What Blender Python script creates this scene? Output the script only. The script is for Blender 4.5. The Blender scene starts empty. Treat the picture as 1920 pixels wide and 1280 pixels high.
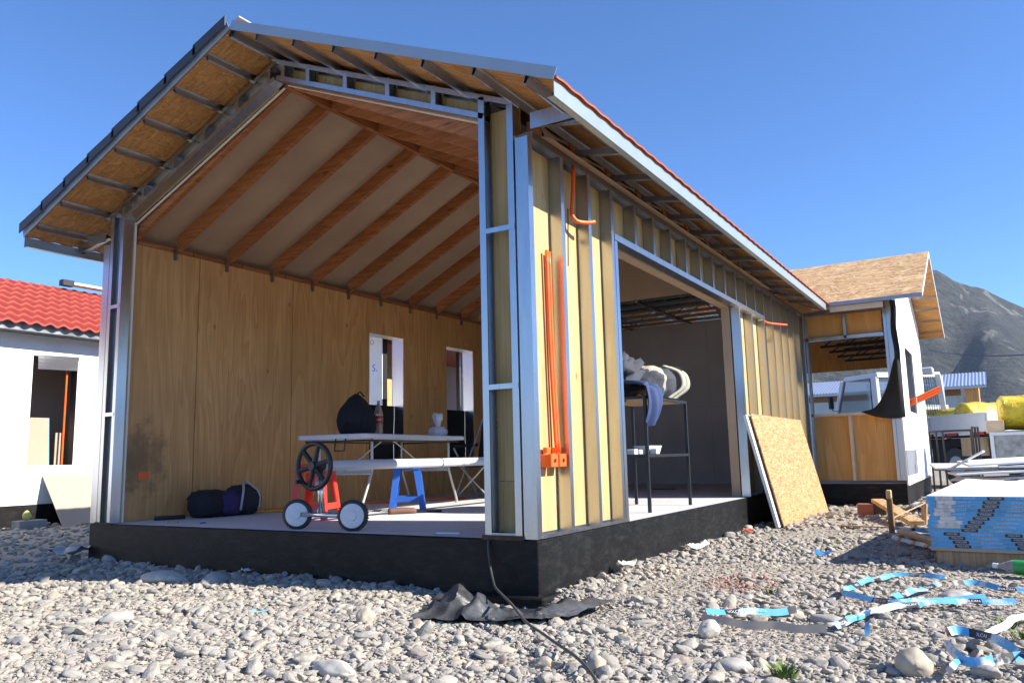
import bpy, math, random
import numpy as np
from mathutils import Vector, Matrix, noise as mnoise
random.seed(7); rng = np.random.default_rng(7)
S = bpy.context.scene
COL = S.collection

# ------------------------------------------------------------------ camera
CAM = Vector((2.3137, -4.077, 0.7738))
yaw, pitch, roll = 0.5425, 0.1448, -0.0232
fw = Vector((-math.sin(yaw)*math.cos(pitch), math.cos(yaw)*math.cos(pitch), math.sin(pitch)))
r0 = Vector((math.cos(yaw), math.sin(yaw), 0)); u0 = r0.cross(fw)
rt = math.cos(roll)*r0 + math.sin(roll)*u0
up = -math.sin(roll)*r0 + math.cos(roll)*u0
cam = bpy.data.objects.new('camera', bpy.data.cameras.new('camera'))
COL.objects.link(cam)
cam.matrix_world = Matrix(((rt.x, up.x, -fw.x, CAM.x), (rt.y, up.y, -fw.y, CAM.y), (rt.z, up.z, -fw.z, CAM.z), (0, 0, 0, 1)))
cam.data.sensor_width = 36.0
cam.data.lens = 36.0*1490.6/1920
cam.data.clip_start = 0.05; cam.data.clip_end = 30000
S.camera = cam

# ------------------------------------------------------------------ sky, sun, exposure
SUN = Vector((1.45, 0.34, 1.0)).normalized()
elev = math.asin(SUN.z); azim = math.atan2(SUN.x, SUN.y)
W = bpy.data.worlds.new('World'); S.world = W; W.use_nodes = True
wn = W.node_tree; bg = wn.nodes['Background']
sky = wn.nodes.new('ShaderNodeTexSky'); sky.sky_type = 'NISHITA'; sky.sun_disc = False
sky.sun_elevation = elev; sky.sun_rotation = azim
sky.altitude = 2500; sky.air_density = 1.0; sky.dust_density = 0.0; sky.ozone_density = 8.0
tm = wn.nodes.new('ShaderNodeMix'); tm.data_type = 'RGBA'; tm.blend_type = 'MULTIPLY'; tm.inputs[0].default_value = 1; tm.inputs[7].default_value = (.92, 1.04, 1.12, 1)
wn.links.new(sky.outputs[0], tm.inputs[6]); wn.links.new(tm.outputs[2], bg.inputs[0]); bg.inputs[1].default_value = 0.105
sl = bpy.data.lights.new('sun', 'SUN'); sl.energy = 4.8; sl.angle = math.radians(0.53); sl.color = (1, 0.94, 0.84)
so = bpy.data.objects.new('sun', sl); COL.objects.link(so)
so.rotation_euler = SUN.to_track_quat('Z', 'Y').to_euler(); so.location = (20, 5, 15)
S.view_settings.view_transform = 'Standard'; S.view_settings.look = 'None'
S.view_settings.gamma = 1; S.view_settings.exposure = 1.15
S.view_settings.use_curve_mapping = False
S.render.engine = 'CYCLES'
S.cycles.use_denoising = True
S.cycles.max_bounces = 8; S.cycles.diffuse_bounces = 6; S.cycles.glossy_bounces = 3
S.cycles.transmission_bounces = 6; S.cycles.transparent_max_bounces = 8
S.cycles.caustics_reflective = False; S.cycles.caustics_refractive = False
S.cycles.sample_clamp_indirect = 6

# ------------------------------------------------------------------ object helpers
def wm(o):
    m = Matrix.LocRotScale(o.location, o.rotation_euler, o.scale)
    return wm(o.parent) @ o.matrix_parent_inverse @ m if o.parent else m
def link(o, parent=None):
    COL.objects.link(o)
    if parent is not None:
        o.parent = parent; o.matrix_parent_inverse = wm(parent).inverted()
    return o
def tag(o, label, cat, group=None, kind=None):
    if label: o['label'] = label
    if cat: o['category'] = cat
    if group: o['group'] = group
    if kind: o['kind'] = kind
    return o
def thing(name, label, cat, loc=(0, 0, 0), group=None):
    o = bpy.data.objects.new(name, None); o.location = loc; o.empty_display_size = 0.1
    COL.objects.link(o); return tag(o, label, cat, group)
def me(name, V, F, mats, smooth=False, mi=None):
    m = bpy.data.meshes.new(name); m.from_pydata([tuple(v) for v in V], [], F)
    for k in (mats if isinstance(mats, (list, tuple)) else [mats]): m.materials.append(k)
    if mi is not None: m.polygons.foreach_set('material_index', mi)
    if smooth: m.polygons.foreach_set('use_smooth', [True]*len(m.polygons))
    m.update(); return m
def obj(name, m, parent=None, loc=(0, 0, 0), rot=(0, 0, 0)):
    o = bpy.data.objects.new(name, m); o.location = loc; o.rotation_euler = rot
    return link(o, parent)
class MB:
    """collects shapes of one piece"""
    def __init__(s): s.V = []; s.F = []; s.I = []
    def add(s, V, F, mi=0):
        n = len(s.V); s.V += [tuple(v) for v in V]; s.F += [[i+n for i in f] for f in F]; s.I += [mi]*len(F); return s
    def box(s, x, y, z, mi=0, M=None, b=0.0):
        x0, x1 = x; y0, y1 = y; z0, z1 = z
        if b <= 0:
            V = [(a, c, d) for d in (z0, z1) for c in (y0, y1) for a in (x0, x1)]
            F = [(0, 2, 3, 1), (4, 5, 7, 6), (0, 1, 5, 4), (2, 6, 7, 3), (0, 4, 6, 2), (1, 3, 7, 5)]
        else:
            V = []; idx = {}
            for iz, zz in ((0, z0), (1, z1)):
                for iy, yy in ((0, y0), (1, y1)):
                    for ix, xx in ((0, x0), (1, x1)):
                        sx, sy, sz = (1 if ix == 0 else -1), (1 if iy == 0 else -1), (1 if iz == 0 else -1)
                        for ax, p in (('x', (xx, yy+sy*b, zz+sz*b)), ('y', (xx+sx*b, yy, zz+sz*b)), ('z', (xx+sx*b, yy+sy*b, zz))):
                            idx[(ax, ix, iy, iz)] = len(V); V.append(p)
            g = lambda ax, *c: idx[(ax,)+c]
            F = [[g('x', 0, 0, 0), g('x', 0, 0, 1), g('x', 0, 1, 1), g('x', 0, 1, 0)], [g('x', 1, 0, 0), g('x', 1, 1, 0), g('x', 1, 1, 1), g('x', 1, 0, 1)],
                 [g('y', 0, 0, 0), g('y', 1, 0, 0), g('y', 1, 0, 1), g('y', 0, 0, 1)], [g('y', 0, 1, 0), g('y', 0, 1, 1), g('y', 1, 1, 1), g('y', 1, 1, 0)],
                 [g('z', 0, 0, 0), g('z', 0, 1, 0), g('z', 1, 1, 0), g('z', 1, 0, 0)], [g('z', 0, 0, 1), g('z', 1, 0, 1), g('z', 1, 1, 1), g('z', 0, 1, 1)]]
            for i in (0, 1):
                for j in (0, 1):
                    q = [g('x', i, j, 0), g('y', i, j, 0), g('y', i, j, 1), g('x', i, j, 1)]; F.append(q if (i == j) else q[::-1])
                    q = [g('x', i, 0, j), g('z', i, 0, j), g('z', i, 1, j), g('x', i, 1, j)]; F.append(q[::-1] if (i == j) else q)
                    q = [g('y', 0, i, j), g('z', 0, i, j), g('z', 1, i, j), g('y', 1, i, j)]; F.append(q if (i == j) else q[::-1])
                    for k in (0, 1):
                        q = [g('x', i, j, k), g('y', i, j, k), g('z', i, j, k)]; F.append(q[::-1] if (i+j+k) % 2 == 0 else q)
        if M is not None: V = [M @ Vector(v) for v in V]
        return s.add(V, F, mi)
    def prism(s, prof, a, b, xd, mi=0):
        """profile (p,q): p along xd, q along axis x xd; swept from a to b"""
        a = Vector(a); b = Vector(b); ax = (b-a).normalized(); xd = Vector(xd); xd = (xd-ax*xd.dot(ax)).normalized(); yd = ax.cross(xd)
        n = len(prof); V = [a+xd*p+yd*q for p, q in prof]+[b+xd*p+yd*q for p, q in prof]
        F = [[i, (i+1) % n, n+(i+1) % n, n+i] for i in range(n)]+[list(range(n))[::-1], list(range(n, 2*n))]
        return s.add(V, F, mi)
    def tube(s, path, r, n=8, mi=0, caps=True, closed=False):
        P = [Vector(p) for p in path]; R = r if isinstance(r, (list, tuple)) else [r]*len(P)
        V = []; F = []; m = len(P); prev = None
        for i, p in enumerate(P):
            t = ((P[(i+1) % m]-P[i-1]) if closed else (P[min(i+1, m-1)]-P[max(i-1, 0)])).normalized()
            if prev is None:
                h = Vector((0, 0, 1)) if abs(t.z) < .9 else Vector((1, 0, 0)); e = t.cross(h).normalized()
            else:
                e = (prev-t*prev.dot(t)).normalized()
            prev = e; f = t.cross(e)
            V += [p+R[i]*(e*math.cos(2*math.pi*k/n)+f*math.sin(2*math.pi*k/n)) for k in range(n)]
        for i in range(m if closed else m-1):
            j = (i+1) % m
            F += [[i*n+k, i*n+(k+1) % n, j*n+(k+1) % n, j*n+k] for k in range(n)]
        if caps and not closed: F += [list(range(n))[::-1], [(m-1)*n+k for k in range(n)]]
        return s.add(V, F, mi)
    def lathe(s, prof, c, ax=(0, 0, 1), n=20, mi=0):
        """prof: (radius, height) list"""
        c = Vector(c); ax = Vector(ax).normalized(); h = Vector((0, 0, 1)) if abs(ax.z) < .9 else Vector((1, 0, 0))
        e = ax.cross(h).normalized(); f = ax.cross(e); V = []; F = []
        for r, z in prof: V += [c+ax*z+r*(e*math.cos(2*math.pi*k/n)+f*math.sin(2*math.pi*k/n)) for k in range(n)]
        for i in range(len(prof)-1): F += [[i*n+k, i*n+(k+1) % n, (i+1)*n+(k+1) % n, (i+1)*n+k] for k in range(n)]
        F += [list(range(n))[::-1], [(len(prof)-1)*n+k for k in range(n)]]
        return s.add(V, F, mi)
    def grid(s, nu, nv, fn, mi=0, wrap=False):
        V = [fn(i/(nu-1), j/(nv-1)) for j in range(nv) for i in range(nu)]
        F = [[j*nu+i, j*nu+i+1, (j+1)*nu+i+1, (j+1)*nu+i] for j in range(nv-1) for i in range(nu-1)]
        return s.add(V, F, mi)
    def build(s, name, mats, parent=None, smooth=False, loc=(0, 0, 0), rot=(0, 0, 0)):
        return obj(name, me(name, s.V, s.F, mats, smooth, s.I if isinstance(mats, (list, tuple)) else None), parent, loc, rot)
def box(name, mat, x, y, z, parent=None, b=0.0): return MB().box(x, y, z, b=b).build(name, mat, parent)
def smooth_by_angle(o, ang=40):
    m = o.data; m.polygons.foreach_set('use_smooth', [True]*len(m.polygons))
    try: m.set_sharp_from_angle(angle=math.radians(ang))
    except Exception: pass
    return o
def catmull(P, n=8):
    P = [Vector(p) for p in P]; Q = [2*P[0]-P[1]]+P+[2*P[-1]-P[-2]]; out = []
    for i in range(1, len(Q)-2):
        a, b, c, d = Q[i-1:i+3]
        for k in range(n):
            t = k/n; out.append(.5*((2*b)+(c-a)*t+(2*a-5*b+4*c-d)*t*t+(3*b-a-3*c+d)*t**3))
    out.append(P[-1]); return out
def nz(p, s=1.0): return mnoise.noise(Vector(p)*s)
_txt = {}
def text_mesh(body, size):
    k = (body, size)
    if k not in _txt:
        c = bpy.data.curves.new('lettering', 'FONT'); c.body = body; c.size = size; c.align_x = 'CENTER'; c.align_y = 'CENTER'
        c.resolution_u = 3; o = bpy.data.objects.new('lettering', c); COL.objects.link(o)
        dg = bpy.context.evaluated_depsgraph_get(); m = bpy.data.meshes.new_from_object(o.evaluated_get(dg))
        bpy.data.objects.remove(o); bpy.data.curves.remove(c); _txt[k] = m
    return _txt[k]
def lettering(body, size, mat, M, parent, name='lettering'):
    src = text_mesh(body, size)
    m = src.copy(); m.transform(M); m.materials.clear(); m.materials.append(mat)
    return obj(name, m, parent)
def frame(o, x, y):
    x = Vector(x).normalized(); y = Vector(y); y = (y-x*y.dot(x)).normalized(); z = x.cross(y); o = Vector(o)
    return Matrix(((x.x, y.x, z.x, o.x), (x.y, y.y, z.y, o.y), (x.z, y.z, z.z, o.z), (0, 0, 0, 1)))

# ------------------------------------------------------------------ materials
def lin(c): return tuple(((v/255)/12.92 if v/255 <= .04045 else ((v/255+.055)/1.055)**2.4) for v in c)+(1,)
class MT:
    def __init__(s, name):
        s.m = bpy.data.materials.new(name); s.m.use_nodes = True; s.t = s.m.node_tree; s.b = s.t.nodes['Principled BSDF']
    def n(s, ty, **k):
        q = s.t.nodes.new(ty)
        for a, v in k.items(): setattr(q, a, v)
        return q
    def l(s, a, b): s.t.links.new(a, b)
    def set(s, **k):
        for a, v in k.items():
            i = s.b.inputs[a.replace('_', ' ')]
            if hasattr(v, 'is_linked'): s.l(v, i)
            else: i.default_value = v
        return s
    def coord(s, scale=(1, 1, 1), kind='Object', rot=(0, 0, 0), loc=(0, 0, 0)):
        tc = s.n('ShaderNodeTexCoord'); mp = s.n('ShaderNodeMapping'); s.l(tc.outputs[kind], mp.inputs[0])
        mp.inputs['Scale'].default_value = scale; mp.inputs['Rotation'].default_value = rot; mp.inputs['Location'].default_value = loc
        return mp.outputs[0]
    def noise(s, vec, sc=5, det=4, ro=.55, dist=0, out=0):
        q = s.n('ShaderNodeTexNoise'); s.l(vec, q.inputs['Vector']); q.inputs['Scale'].default_value = sc
        q.inputs['Detail'].default_value = det; q.inputs['Roughness'].default_value = ro; q.inputs['Distortion'].default_value = dist
        return q.outputs[out]
    def vor(s, vec, sc=5, feat='F1', out='Color', rand=1):
        q = s.n('ShaderNodeTexVoronoi', feature=feat); s.l(vec, q.inputs['Vector']); q.inputs['Scale'].default_value = sc; q.inputs['Randomness'].default_value = rand
        return q.outputs[out]
    def ramp(s, fac, stops, interp='LINEAR'):
        q = s.n('ShaderNodeValToRGB'); q.color_ramp.interpolation = interp; e = q.color_ramp.elements
        while len(e) < len(stops): e.new(.5)
        for i, (p, c) in enumerate(stops):
            e[i].position = p; e[i].color = c if isinstance(c, tuple) and len(c) == 4 else (tuple(c)+(1,) if isinstance(c, (tuple, list)) else (c, c, c, 1))
        s.l(fac, q.inputs[0]); return q.outputs[0]
    def math(s, op, a, b=None, c=None):
        q = s.n('ShaderNodeMath', operation=op)
        for i, v in enumerate((a, b, c)):
            if v is None: continue
            if hasattr(v, 'is_linked'): s.l(v, q.inputs[i])
            else: q.inputs[i].default_value = v
        return q.outputs[0]
    def mix(s, fac, a, b, mode='MIX'):
        q = s.n('ShaderNodeMix', data_type='RGBA', blend_type=mode)
        for i, v in ((0, fac), (6, a), (7, b)):
            if hasattr(v, 'is_linked'): s.l(v, q.inputs[i])
            else: q.inputs[i].default_value = v if i == 0 or len(v) == 4 else tuple(v)+(1,)
        return q.outputs[2]
    def bump(s, h, st=.3, d=.01):
        q = s.n('ShaderNodeBump'); s.l(h, q.inputs['Height']); q.inputs['Strength'].default_value = st; q.inputs['Distance'].default_value = d
        s.l(q.outputs[0], s.b.inputs['Normal']); return s
    def rnd(s): return s.n('ShaderNodeObjectInfo').outputs['Random']
def plain(name, c, rough=.6, metal=0, var=.12, sc=6, bump=0, spec=None):
    t = MT(name); v = t.coord(); f = t.noise(v, sc, 5)
    a = tuple(x*(1-var) for x in c[:3]); b = tuple(min(1, x*(1+var)) for x in c[:3])
    t.set(Base_Color=t.ramp(f, [(.3, a), (.7, b)]), Roughness=rough, Metallic=metal)
    if spec is not None: t.set(Specular_IOR_Level=spec)
    if bump: t.bump(t.noise(v, sc*6, 4), bump, .004)
    return t.m
def swz(t, order, scale):
    """object coordinates re-ordered: order e.g. 'yz' -> (across, along, 0)"""
    tc = t.n('ShaderNodeTexCoord'); sp = t.n('ShaderNodeSeparateXYZ'); cb = t.n('ShaderNodeCombineXYZ'); t.l(tc.outputs['Object'], sp.inputs[0])
    for i, ch in enumerate(order): t.l(t.math('MULTIPLY', sp.outputs['xyz'.index(ch)], scale[i]), cb.inputs[i])
    oi = t.math('MULTIPLY', t.rnd(), 37.0); t.l(oi, cb.inputs[2]); return cb.outputs[0]
def ply(name, order, dark, light, stain=0.0, lines=9.0, rough=.62):
    t = MT(name); v = swz(t, order, (3.0, .42))
    n1 = t.noise(v, 1.0, 3, .5, .6); fr = t.math('FRACT', t.math('MULTIPLY', n1, lines))
    grain = t.ramp(fr, [(0, 0.0), (.55, .55), (.92, 1.0), (1, 0.1)])
    v2 = swz(t, order, (60, 1.2)); fib = t.noise(v2, 1.0, 3, .6)
    c = t.mix(grain, tuple(dark), tuple(light)); c = t.mix(.35, c, t.ramp(fib, [(.35, tuple(x*.72 for x in dark)), (.65, tuple(light))]))
    v3 = swz(t, order, (.9, .9)); big = t.noise(v3, 1.0, 4, .6)
    c = t.mix(t.ramp(big, [(.35, 0), (.7, .38)]), c, tuple(x*.62 for x in dark))
    vk = swz(t, order, (2.2, 1.3)); kd = t.vor(vk, 1.3, out='Distance')
    c = t.mix(t.ramp(kd, [(.0, .85), (.03, .6), (.06, 0)]), c, tuple(x*.35 for x in dark))
    if stain:
        tc = t.n('ShaderNodeTexCoord'); sp = t.n('ShaderNodeSeparateXYZ'); t.l(tc.outputs['Object'], sp.inputs[0])
        dy = t.math('MULTIPLY', t.math('SUBTRACT', sp.outputs[1], .32), 1.7); dz = t.math('MULTIPLY', t.math('SUBTRACT', sp.outputs[2], .85), 1.25)
        d = t.math('SQRT', t.math('ADD', t.math('MULTIPLY', dy, dy), t.math('MULTIPLY', dz, dz)))
        d = t.math('ADD', d, t.math('MULTIPLY', t.math('SUBTRACT', t.noise(t.coord((3, 3, 3)), 2.2, 6, .65), .5), .9))
        c = t.mix(t.ramp(d, [(.1, .62), (.30, .38), (.36, .18), (.5, 0)]), c, (.03, .026, .022))
    t.set(Base_Color=c, Roughness=rough).bump(fib, .15, .002); return t.m
def timber(name, order, dark, light):
    t = MT(name); v = swz(t, order, (16, .8)); n1 = t.noise(v, 1.0, 4, .55, .5)
    fr = t.math('FRACT', t.math('MULTIPLY', n1, 5.0)); c = t.mix(t.ramp(fr, [(0, 0), (.9, 1), (1, 0)]), tuple(dark), tuple(light))
    kd = t.vor(swz(t, order, (7, 2.4)), 1.0, out='Distance'); c = t.mix(t.ramp(kd, [(0, .9), (.07, .7), (.13, 0)]), c, tuple(x*.25 for x in dark))
    c = t.mix(t.ramp(t.rnd(), [(0, 0), (1, .35)]), c, tuple(x*.55 for x in dark))
    t.set(Base_Color=c, Roughness=.6).bump(n1, .2, .002); return t.m
def osb(name, tint=(1, 1, 1), flake=1.0, dull=0.0):  # dull softens the strand contrast
    t = MT(name); outs = []
    for k, (rot, a, b) in enumerate(((.25, 9, 55), (1.15, 11, 62), (-.75, 10, 50), (.0, 8, 70))):
        v = t.coord((1, 1, .2), rot=(0, 0, rot)); mp = t.n('ShaderNodeMapping'); t.l(v, mp.inputs[0]); mp.inputs['Scale'].default_value = (a*flake, b*flake, 1)
        mp.inputs['Location'].default_value = (k*3.7, k*1.3, 0)
        w = t.noise(mp.outputs[0], .6, 2, .5, 0, 1); q = t.n('ShaderNodeVectorMath', operation='MULTIPLY_ADD'); t.l(w, q.inputs[0]); q.inputs[1].default_value = (.9, .9, 0); t.l(mp.outputs[0], q.inputs[2])
        col = t.vor(q.outputs[0], 1.0); sp = t.n('ShaderNodeSeparateColor'); t.l(col, sp.inputs[0]); outs.append((sp.outputs[0], sp.outputs[1]))
    base, key = outs[0]
    for val, kk in outs[1:]:
        m = t.math('GREATER_THAN', kk, .58); mx = t.n('ShaderNodeMix'); t.l(m, mx.inputs[0]); t.l(base, mx.inputs[2]); t.l(val, mx.inputs[3]); base = mx.outputs[0]
    T = lambda c: tuple(x*y for x, y in zip(c, tint))
    c = t.ramp(base, [(.0, T((.20, .105, .04))), (.25, T((.40, .23, .095))), (.6, T((.55, .345, .155))), (.85, T((.68, .47, .24))), (1, T((.80, .62, .38)))])
    c = t.mix(dull, c, T((.50, .30, .13)))
    fib = t.noise(t.coord((90, 14, 1), rot=(0, 0, .4)), 1.0, 3, .6); c = t.mix(.25, c, t.ramp(fib, [(.3, T((.25, .13, .05))), (.7, T((.7, .5, .27)))]))
    t.set(Base_Color=c, Roughness=.7).bump(base, .25, .002); return t.m
def galv(name, base=.50, rough=.30):
    t = MT(name); v = t.coord(); sp = t.vor(v, 70, out='Color'); s2 = t.n('ShaderNodeSeparateColor'); t.l(sp, s2.inputs[0])
    st = t.noise(t.coord((6, 6, .7)), 3, 4); f = t.math('ADD', t.math('MULTIPLY', s2.outputs[0], .10), t.math('MULTIPLY', st, .90))
    c = t.ramp(f, [(.25, (base*.86, base*.88, base*.92)), (.75, (base*1.08, base*1.1, base*1.13))])
    t.set(Base_Color=c, Metallic=1.0, Roughness=t.math('ADD', t.math('MULTIPLY', f, .12), rough-.06)); return t.m
def gypsum(name, c, dirt=.3):
    t = MT(name); v = t.coord(); f = t.noise(v, 1.6, 5, .6); g = t.noise(v, 40, 3)
    col = t.ramp(f, [(.3, tuple(x*(1-dirt) for x in c)), (.65, tuple(c))]); col = t.mix(.12, col, t.ramp(g, [(.3, tuple(x*.7 for x in c)), (.7, tuple(c))]))
    t.set(Base_Color=col, Roughness=.85); return t.m

GALV = galv('galvanised_steel'); GALV2 = galv('galvanised_steel_dull', .34, .36)
TRIM = plain('painted_steel_trim', (.33, .39, .43), .38, .35, .05, 5)
PLY_IN = ply('plywood_interior', 'yz', (.60, .295, .095), (.78, .44, .17), stain=1.0, lines=8)
PLY_OUT = ply('plywood_pale', 'yz', (.50, .33, .13), (.68, .50, .24), lines=6)
PLY_FRONT = ply('plywood_pale_front', 'xz', (.46, .31, .12), (.64, .47, .22), lines=6)
PLY_WING = ply('plywood_orange', 'xz', (.60, .29, .075), (.76, .42, .14), lines=7)
RAFT = timber('red_pine_rafter', 'zx', (.30, .10, .028), (.50, .19, .06))
RIDGE = timber('red_pine_ridge', 'zy', (.30, .10, .03), (.46, .18, .065))
PINE = timber('raw_pine', 'xy', (.40, .24, .11), (.62, .42, .22))
PINEZ = timber('raw_pine_upright', 'xz', (.22, .11, .05), (.40, .23, .11))
OSB = osb('strand_board', (.86, .76, .66), 1.5); OSB_R = osb('strand_board_roof', (1.02, 1.0, 1.0), .55); OSB_U = osb('strand_board_soffit', (.95, .74, .52), .9, .5)
GYP = gypsum('gypsum_board_beige', (.48, .335, .225), .22)
GYPG = gypsum('gypsum_board_grey', (.52, .46, .42), .2)
GYPW = gypsum('gypsum_white_paper', (.78, .75, .68), .1)
GYPC = gypsum('gypsum_cream_paper', (.43, .345, .26), .1)
GYPB = gypsum('gypsum_brown_paper', (.50, .40, .30), .15)
FOAM = plain('white_panel_edge', (.72, .74, .72), .7)
_w = MT('white_house_wrap'); _v = _w.coord(); _f = _w.noise(_v, 1.4, 5, .6); _w.set(Base_Color=_w.ramp(_f, [(.3, (.74, .75, .76)), (.65, (.84, .85, .85))]), Roughness=.6).bump(_w.noise(_w.coord((1, 1, .5)), 3.5, 5, .6, 1.5), .5, .03); WRAP = _w.m
FELT = plain('black_felt', (.014, .0135, .013), .85, var=.3, bump=.3)
ORANGE = plain('orange_conduit', (.86, .13, .015), .4, var=.08)
REDTILE = None
def concrete():
    t = MT('concrete_floor'); v = t.coord(); f = t.noise(v, 1.3, 6, .6); g = t.noise(v, 14, 5, .7)
    c = t.ramp(f, [(.3, (.50, .495, .49)), (.7, (.66, .65, .64))]); c = t.mix(.35, c, t.ramp(g, [(.3, (.40, .40, .40)), (.7, (.72, .71, .70))]))
    t.set(Base_Color=c, Roughness=.8).bump(g, .2, .004); return t.m
CONC = concrete()
def bitumen():
    t = MT('bitumen_paint'); v = t.coord((1, 1, 1)); f = t.noise(v, 3, 6, .65); g = t.noise(v, 60, 4, .7); d = t.noise(t.coord((1, 1, 3)), 7, 6, .7)
    c = t.ramp(f, [(.3, (.0045, .0045, .005)), (.7, (.010, .010, .0105))]); c = t.mix(t.ramp(d, [(.48, 0), (.72, .6)]), c, (.035, .034, .033))
    c = t.mix(t.ramp(t.noise(v, 90, 2), [(.68, 0), (.74, .5)]), c, (.06, .058, .056))
    t.set(Base_Color=c, Roughness=.52, Specular_IOR_Level=.2).bump(g, .5, .006); return t.m
BITU = bitumen()
def tiles(name, c):
    t = MT(name); v = t.coord(); f = t.noise(v, 4, 5); g = t.noise(v, 220, 2)
    col = t.ramp(f, [(.3, tuple(x*.8 for x in c)), (.7, tuple(c))]); col = t.mix(.3, col, t.ramp(g, [(.4, tuple(x*.4 for x in c)), (.6, tuple(min(1, x*1.4) for x in c))]))
    t.set(Base_Color=col, Roughness=.6).bump(g, .4, .003); return t.m
REDTILE = tiles('red_metal_tile', (.36, .048, .026)); ORTILE = tiles('orange_metal_tile', (.40, .085, .028))
VERGE = plain('dark_verge', (.035, .035, .042), .5)
BLACKM = plain('black_steel', (.02, .02, .022), .4, .3)
BLACKP = plain('black_plastic', (.015, .015, .017), .45)
BLACKF = plain('black_fabric', (.012, .012, .016), .85, var=.3, sc=20, bump=.4)
WHITEP = plain('white_plastic', (.62, .63, .66), .5, var=.06); WHITEV = plain('white_paint', (.72, .75, .78), .35, var=.05)
GREYT = plain('grey_tube', (.42, .42, .41), .4, .3)

# ------------------------------------------------------------------ ground
def gh(x, y):
    d = -.11*math.exp(-(((x+.05)/.45)**2+((y+.28)/.30)**2))
    return d+.018*nz((x*.9, y*.9, 0))+.010*nz((x*2.7, y*2.7, 4))-.012
def ground_mat():
    t = MT('sandy_gravel'); v = t.coord(); f = t.noise(v, .5, 5, .6); pv = t.vor(v, 28, out='Color'); pd = t.vor(v, 28, out='Distance'); g = t.noise(v, 60, 4, .7)
    c = t.ramp(f, [(.35, (.27, .235, .19)), (.65, (.37, .325, .265))]); c = t.mix(.55, c, t.ramp(pv, [(.2, (.22, .195, .165)), (.8, (.45, .41, .35))]))
    c = t.mix(.3, c, t.ramp(g, [(.3, (.17, .145, .12)), (.7, (.45, .40, .33))]))
    t.set(Base_Color=c, Roughness=.9).bump(t.math('ADD', t.math('MULTIPLY', pd, -1), t.math('MULTIPLY', g, .3)), .8, .03); return t.m
GM = ground_mat()
def axis(lo, hi, st, far):
    c = list(np.arange(lo, hi+1e-6, st)); e = []; d = st*2; p = hi
    while p < far: p += d; e.append(p); d *= 1.6
    s = []; d = st*2; p = lo
    while p > -far: p -= d; s.append(p); d *= 1.6
    return s[::-1]+c+e
XS = axis(-7, 4, .11, 9000); YS = axis(-3.6, 6, .11, 9000)
nx = len(XS); V = [(x, y, gh(x, y) if abs(x) < 40 and abs(y) < 40 else -.012) for y in YS for x in XS]
F = [[j*nx+i, j*nx+i+1, (j+1)*nx+i+1, (j+1)*nx+i] for j in range(len(YS)-1) for i in range(nx-1)]
tag(obj('ground', me('ground', V, F, GM, True)), 'sandy gravel ground of the building site', 'ground', kind='structure')

# gravel: real pebbles instanced on points
def stone_mat(name='river_pebble', attr=True):
    t = MT(name); v = t.coord((1, 1, 1)); at = t.n('ShaderNodeAttribute', attribute_type='INSTANCER', attribute_name='tint') if attr else None
    k = at.outputs['Fac'] if attr else t.rnd()
    c = t.ramp(k, [(0, (.18, .17, .155)), (.15, (.25, .24, .225)), (.4, (.36, .33, .275)), (.55, (.28, .275, .27)), (.72, (.40, .355, .285)), (.86, (.40, .325, .235)), (.95, (.46, .43, .375)), (1, (.28, .185, .14))])
    n1 = t.noise(v, 2.2, 5, .6); c = t.mix(.35, c, t.ramp(n1, [(.3, (.22, .195, .165)), (.7, (.46, .425, .36))]))
    c = t.mix(.2, c, t.ramp(t.noise(v, 14, 3, .7), [(.35, (.14, .12, .10)), (.65, (.52, .48, .41))]))
    t.set(Base_Color=c, Roughness=.82).bump(n1, .25, .05); return t.m
STONE = stone_mat(); ROCK = stone_mat('river_rock', False)
def in_view(x, y, marg):
    d = Vector((x, y, 0))-CAM; f2 = Vector((fw.x, fw.y)).normalized(); r2 = Vector((rt.x, rt.y)).normalized()
    a = d.x*f2.x+d.y*f2.y; b = d.x*r2.x+d.y*r2.y
    return a > -.3 and abs(b) < .68*a+marg
EXC = []   # rectangles without stones: x0,x1,y0,y1
EXC += [(-4.44, .0, 0.0, 13), (-.5, 1.2, 8.2, 13), (-11, -9.1, -3, 14), (-.52, .055, -.055, .2)]
P = []; 
def strew(n, r_in, r_out, smed, sig, smin, smax):
    k = 0
    while k < n:
        a = rng.uniform(-.95, .95)+math.pi/2+yaw; rr = math.sqrt(rng.uniform(r_in**2, r_out**2)); x = CAM.x+rr*math.cos(a); y = CAM.y+rr*math.sin(a); k += 1
        if not in_view(x, y, .9) or any(e[0] < x < e[1] and e[2] < y < e[3] for e in EXC): continue
        s = float(np.clip(smed*math.exp(sig*rng.standard_normal()), smin, smax))
        # sandier ground to the right of the house
        if x > .4 and rr < 9:
            sand = nz((x*1.1+3, y*1.1, 9))+.25*nz((x*4, y*4, 2))
            if sand > .05 and -.75 < y < 6:
                s *= .55
                if rng.random() < .35: continue
        q_ = ((x-1.38)/.42)**2+((y+.33)/.26)**2
        if q_ < 1.2 and rng.random() < .85*(1.2-q_)**.5:
            if s > .011: continue
        P.append((x, y, s))
strew(21000, 1.2, 4.6, .0112, .48, .006, .040)
strew(60000, 1.2, 5.2, .0060, .3, .004, .011)
strew(30000, 4.4, 7.6, .0128, .44, .007, .042)
strew(12000, 7.4, 15, .024, .35, .014, .055)
P = np.array(P); N = len(P)
asp = np.stack([rng.uniform(.95, 1.55, N), rng.uniform(.7, 1.05, N), rng.uniform(.34, .68, N)], 1)*P[:, 2:3]
rot = np.stack([rng.normal(0, .28, N), rng.normal(0, .28, N), rng.uniform(0, 6.283, N)], 1)
zz = np.array([gh(x, y) for x, y, _ in P])+asp[:, 2]*rng.uniform(.15, .75, N)
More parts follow.
